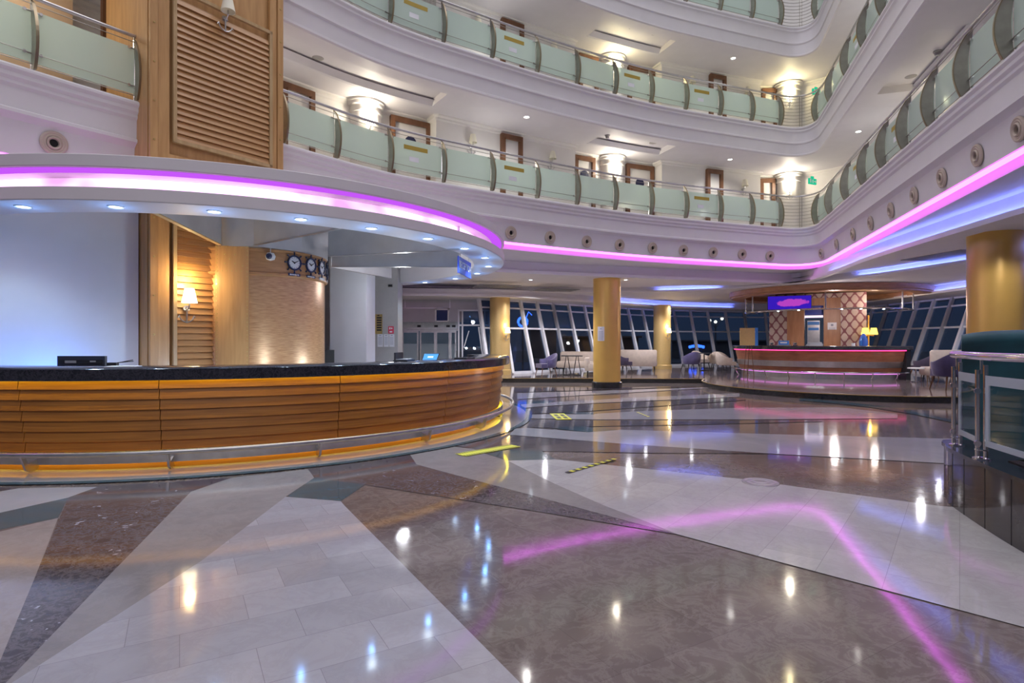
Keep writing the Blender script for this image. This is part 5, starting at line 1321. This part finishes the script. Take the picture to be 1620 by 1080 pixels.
put(sofa(1.75, M['beige'], 'beige sofa behind the trestle table, left of the middle gold column'), 917, 22.9, R(-20))
put(sofa(.62, M['beige'], 'small beige pouf seat half hidden by the middle gold column', .62, 'lounge_seat', .6), 939, 20.5, R(80))
put(sofa(1.55, M['beige'], 'beige bench sofa seen from behind, left of the far gold column', .86), 1010, 24.4, R(165))
put(tub_chair(M['purpled'], 'dark plum armchair just right of the middle gold column', M['black']), 985, 23.0, R(100))
put(tub_chair(M['purple'], 'blue purple armchair right of the far gold column', M['black']), 1093, 24.2, R(190))
put(tub_chair(M['beige'], 'beige armchair facing away, left of the bar end', M['black']), 1137, 24.7, R(150))
put(tub_chair(M['beige'], 'beige armchair behind the blue purple one, far windows', M['black']), 1108, 26.2, R(20))
put(tub_chair(M['beige'], 'pale armchair nearest the left end of the bar', M['black']), 1149, 23.0, R(90))
put(tub_chair(M['purpled'], 'plum armchair just right of the bar end', M['legwood']), 1462, 19.2, R(200))
put(tub_chair(M['purpled'], 'plum armchair second right of the bar end, partly hidden', M['legwood']), 1487, 20.4, R(150))
put(sofa(1.3, M['beige'], 'beige sofa behind the purple chair at right', .95), 1500, 17.6, R(170))
def table(px, y, label, w=.9, d=.5, h=.72):
    e = empty('trestle_table', ((px-810)/F*y, y, PZ), label, 'table', R(-8))
    m_ = MB(); m_.box((0, 0, h), (w, d, .03)); m_.build('tabletop', M['black'], e, smooth=0)
    for sx in (-1, 1):
        m_ = MB()
        for sy in (-1, 1):
            m_.tube([(sx*w*.24-.03, 0, h-.02), (sx*w*.24-.14, sy*d*.4, .02)], .014, 6); m_.tube([(sx*w*.24+.03, 0, h-.02), (sx*w*.24+.14, sy*d*.4, .02)], .014, 6)
            m_.tube([(sx*w*.24-.14, sy*d*.4, .02), (sx*w*.24+.14, sy*d*.4, .02)], .012, 6)
        m_.build('trestle', M['black'], e)
table(905, 21.0, 'black trestle table between purple armchair and beige sofa', .78, .45)
e = empty('side_table', ((1114-810)/F*24.4, 24.4, PZ), 'small black pedestal table between purple and beige armchairs', 'table')
m_ = MB(); m_.lathe([(0, .73), (.32, .73), (.32, .76), (0, .76)], (0, 0), 28); m_.build('tabletop', M['black'], e)
m_ = MB(); m_.lathe([(0, 0), (.2, 0), (.2, .02), (.025, .04), (.025, .73)], (0, 0), 16); m_.build('pedestal', M['black'], e)
e = empty('side_table', ((1449-810)/F*17.4, 17.4, PZ), 'small round white table just right of the bar end', 'table')
m_ = MB(); m_.lathe([(0, .42), (.22, .42), (.22, .45), (0, .45)], (0, 0), 28); m_.build('tabletop', M['whitep'], e)
m_ = MB(); m_.lathe([(0, 0), (.15, 0), (.15, .02), (.025, .04), (.025, .42)], (0, 0), 16); m_.build('pedestal', M['chrome'], e)
# purple high chair before the platform edge
o = put(tub_chair(M['purple'], 'purple velvet chair with wooden legs left of the steel railing', M['legwood']), 1506, 14.6, R(170)); o.scale = (1.15, 1.15, 1.22)

# ================================================================ RIGHT PLANTER WALL, RAILING, TEAL SOFA
pe_ = catmull([(3.02, 1.2), (3.08, 2.2), (3.22, 3.1), (3.38, 3.76), (3.52, 4.23), (3.74, 4.85), (3.86, 5.05)], 5)
tip = [(3.91, 5.15), (3.99, 5.24), (4.12, 5.28)]
inner = [(4.26, 5.2), (4.22, 4.95), (4.02, 4.3), (3.86, 3.7), (3.68, 3.0), (3.55, 2.2), (3.5, 1.2)]
pw = empty('wall_planter', (3.8, 3.5, 0), 'low curved black granite wall with polished coping at right', 'wall', kind='structure')
mb = MB(); mb.prism(pe_+tip+inner, 0, .46); mb.build('granite_body', M['planter'], pw, world=True, smooth=15)
cp = [(p[0]-.012, p[1]+.004) for p in pe_]+[(3.90, 5.165), (3.985, 5.26), (4.12, 5.30)]+[(p[0]+.012, p[1]) for p in inner]
mb = MB(); mb.prism(cp, .46, .492); mb.build('coping', M['granite'], pw, world=True, smooth=15)
jt = MB(); nn = normals(pe_)
for px in (1507, 1525, 1558, 1600):
    c, t, i = cross(pe_, px); 
    jt.box((c[0]-t[1]*.0-.0, c[1], .23), (.004, .004, .455), math.atan2(t[1], t[0]))
jt.build('joints', M['dark'], pw, world=True, smooth=0)
sl_ = MB(); sl_.prism([(3.75, 4.3), (3.98, 4.3), (3.82, 3.7), (3.60, 2.8), (3.40, 2.8), (3.55, 3.6)], .492, .50); tag(sl_.build('planting_bed', M['soil'], smooth=0), 'narrow dark planting bed on top of the granite wall', 'planting bed')
lf = MB()
for k in range(70):
    t = random.random(); x = 3.46+.42*t+random.uniform(-.05, .05); y = 2.9+1.3*t; a = random.uniform(0, 2*PI); l = random.uniform(.05, .11); up = random.uniform(.02, .07)
    d = Vector((math.cos(a), math.sin(a), 0)); s = Vector((-d.y, d.x, 0))*.018; b_ = Vector((x, y, .50))
    lf.add([b_, b_+d*l*.5+s+Vector((0, 0, up)), b_+d*l+Vector((0, 0, up*.8)), b_+d*l*.5-s+Vector((0, 0, up)), b_+d*l*.5+Vector((0, 0, up-.006))], [(0, 1, 4), (1, 2, 4), (2, 3, 4), (3, 0, 4), (0, 3, 2, 1)])
tag(lf.build('ground_cover', M['leaf']), 'dark low leaves in the bed on the granite wall', 'plants', kind='stuff')
rl = empty('steel_railing', (3.9, 4.9, .492), 'polished steel railing with glass panels on the granite wall', 'railing')
def rp(px, y): return Vector(((px-810)/F*y, y))
p1, p2 = rp(1514, 4.98), rp(1553, 4.40); p3 = p2+(p2-p1).normalized()*1.25; p3.x = 3.16; p4 = Vector((3.2, 2.0))
PTS = [p1, p2, Vector((3.42, 3.55)), Vector((3.33, 2.7))]
mb = MB(); hr = [Vector((p.x, p.y, 1.285)) for p in PTS]; st = hr[0]+(hr[0]-hr[1]).normalized()*.10
mb.tube([st]+hr, .032, 14); mb.build('handrail', M['chrome'], rl, world=True)
for p in PTS:
    mb = MB(); d = Vector((.85, .5, 0)).normalized(); t = Vector((-.35, .94, 0)).normalized()*.028
    for s in (-1, 1):
        mb.tube([(p.x+t.x*s, p.y+t.y*s, .50), (p.x+t.x*s, p.y+t.y*s, 1.20-.02*s)], .017, 10)
    mb.tube([(p.x, p.y, 1.15), (p.x, p.y, 1.27)], .010, 8)
    mb.lathe([(0, .492), (.06, .492), (.06, .502), (.03, .512), (0, .512)], (p.x, p.y), 18); mb.lathe([(.0, .56), (.045, .56), (.045, .568), (0, .568)], (p.x, p.y), 18)
    for z in (.62, 1.02): mb.disc((p.x-.06, p.y-.03, z), (-.5, -.86, 0), .022, .03, 12)
    mb.build('post', M['chrome'], rl, world=True)
for a, b in zip(PTS, PTS[1:]):
    d = (b-a).normalized(); a2, b2 = a+d*.06, b-d*.06; L = (b2-a2).length; n = Vector((-d.y, d.x)); bw = .045
    def q3(s, z, o): return (a2.x+d.x*s+n.x*o, a2.y+d.y*s+n.y*o, z)
    def slabq(mb, s0, s1, z0, z1): mb.hexa([q3(s0, z0, -.005), q3(s1, z0, -.005), q3(s1, z0, .005), q3(s0, z0, .005)], [q3(s0, z1, -.005), q3(s1, z1, -.005), q3(s1, z1, .005), q3(s0, z1, .005)])
    g = MB(); slabq(g, bw, L-bw, .60+bw, 1.14-bw*1.6); go = g.build('glass_panel', M['clear'], rl, world=True, smooth=0)
    f = MB(); slabq(f, 0, bw, .60, 1.14); slabq(f, L-bw, L, .60, 1.14); slabq(f, bw, L-bw, .60, .60+bw); slabq(f, bw, L-bw, 1.14-bw*1.6, 1.14); f.build('frosted_border', M['frost'], rl, world=True, smooth=0)
# teal high back sofa
ts = empty('high_back_sofa', (5.62, 5.42, 0), 'tall teal velvet sofa seen from behind over the railing at right', 'sofa', R(-38))
mb = MB(); n = 24; w = 2.1
for zz in ((.12, 1.40),):
    pr = [(-.05, .12), (-.07, .9), (-.06, 1.36), (-.10, 1.40), (-.10, 1.47), (-.05, 1.515), (.02, 1.52), (.08, 1.49), (.09, 1.40), (.09, .12)]
    k = len(pr); vs = []
    for i in range(n+1):
        x = -w/2+w*i/n; e_ = 1-.035*(abs(2*i/n-1))**6
        for y, z in pr: vs.append((x, y, .12+(z-.12)*e_))
    mb.add(vs, [(i*k+j, (i+1)*k+j, (i+1)*k+(j+1) % k, i*k+(j+1) % k) for i in range(n) for j in range(k)]+[tuple(range(k)), tuple(n*k+j for j in reversed(range(k)))])
mb.build('backrest', M['teal'], ts, smooth=50)
mb = MB(); mb.box((0, .45, .34), (2.05, .75, .34)); mb.build('seat', M['teal'], ts, smooth=0)
for x in (-.95, .95):
    for y in (.0, .75):
        m_ = MB(); m_.tube([(x, y, .17), (x, y, 0)], .03, 8); m_.build('leg', M['legwood'], ts)

# ================================================================ CLOSING THE HALL
mb = MB(); mb.box((-12.5, 22, 1.65), (7.5*2, .2, 3.3)); 
# ================================================================ LIGHT
w = bpy.data.worlds.new('dusk'); bpy.context.scene.world = w; w.use_nodes = True; nt = w.node_tree; nt.nodes.clear()
out = nt.nodes.new('ShaderNodeOutputWorld'); bg = nt.nodes.new('ShaderNodeBackground'); tc = nt.nodes.new('ShaderNodeTexCoord'); sp = nt.nodes.new('ShaderNodeSeparateXYZ'); rp_ = nt.nodes.new('ShaderNodeValToRGB')
nt.links.new(tc.outputs['Generated'], sp.inputs[0]); nt.links.new(sp.outputs[2], rp_.inputs[0]); nt.links.new(rp_.outputs[0], bg.inputs[0]); nt.links.new(bg.outputs[0], out.inputs[0])
el = rp_.color_ramp.elements; el[0].position = 0.0; el[0].color = (.058, .072, .105, 1); el[1].position = .10; el[1].color = (.042, .065, .125, 1)
x = el.new(.30); x.color = (.22, .22, .30, 1); x = el.new(.6); x.color = (.50, .485, .54, 1)
bg.inputs[1].default_value = .62
area('atrium_fill_light', (0, 8, 20), (0, 0, 0), (.96, .95, 1.0), 1520, 14, 12)  # unseen area light above the atrium, added as ambient fill
area('hall_rear_light', (-1, -7, 9), (R(55), 0, 0), (.98, .93, 1.0), 420, 12, 6)
wl_ = area('reception_wall_wash', (-5.72, 6.82, .85), (0, 0, 0), (.03, .22, 1.0), 11, 1.1, .15)
wl_.rotation_euler = (Vector((-6.5, 6.9, 1.45))-Vector((-5.72, 6.82, .85))).to_track_quat('-Z', 'Y').to_euler()
for x, y, w_ in ((-6, 16.5, 60), (-3.2, 17.6, 80), (-1.0, 18.6, 70), (1.2, 20.6, 90), (4.2, 20.4, 90), (5.5, 23.4, 90), (7.2, 22.8, 70), (8.0, 25.6, 80), (11.2, 15.6, 80), (11.8, 12.6, 80), (8.6, 9.2, 30), (13.2, 17.6, 80), (2.2, 23.0, 70)):
    spot('lounge_beam', (x, y, 3.22), (.96, .94, 1.0), w_*2.2, 160, .3, .06)
p = at_s(offs(EDGE, .9), 17); point('corridor_fill_light', (p[0], p[1], LV[0]+1.5), (1, .90, .70), 22, .12)  # unseen fill added to brighten the upper left corridor
point('bar_fill_light', (11.0, 19.4, 2.35), (1.0, .86, .84), 60, .1)  # unseen fills added to brighten the bar and its canopy ring
point('bar_fill_light', (13.0, 20.4, 2.75), (1.0, .84, .74), 30, .1)
spot('bar_front_fill', (9.7, 16.6, 3.27), (1, .92, .95), 80, 130)  # added spot without a fitting, brightens bar front and platform
point('reception_fill_light', (-2.25, 11.7, 2.5), (.92, .94, 1.0), 32, .12)  # added fill under the canopy for drum, beams and pillars
point('desk_fill_light', (-2.95, 7.75, .98), (.60, .80, 1.0), 44, .08)  # unseen fills added behind the desk, lighting drum, pier and canopy from below
point('desk_fill_light', (-5.35, 7.35, .98), (.12, .34, 1.0), 4, .08)
point('desk_fill_light', (-2.3, 9.6, .98), (.60, .80, 1.0), 34, .08)
for z in (LV[0]+1.15, LV[1]+1.15):
    for i in (14, 34, 50, 64, IC+6):
        p = at_s(offs(EDGE, 1.0), i); point('corridor_fill_light', (p[0], p[1], z), (.98, .97, .94), 9, .12)  # added fills behind the glass, evening out corridor walls and soffits
# ================================================================ CAMERA
cam = bpy.data.cameras.new('camera'); cam.lens = 20.0; cam.sensor_width = 36; cam.clip_start = .05; cam.clip_end = 300
co = bpy.data.objects.new('camera', cam); C.objects.link(co); co.location = (0, 0, H); co.rotation_euler = (R(90), 0, 0)
sc = bpy.context.scene; sc.camera = co
sc.view_settings.view_transform = 'Standard'; sc.view_settings.look = 'None'; sc.view_settings.gamma = 1; sc.view_settings.use_curve_mapping = False; sc.view_settings.exposure = 0.0
sc.cycles.use_denoising = True
sc.cycles.max_bounces = 8; sc.cycles.diffuse_bounces = 4; sc.cycles.glossy_bounces = 4; sc.cycles.transparent_max_bounces = 16; sc.cycles.sample_clamp_indirect = 6
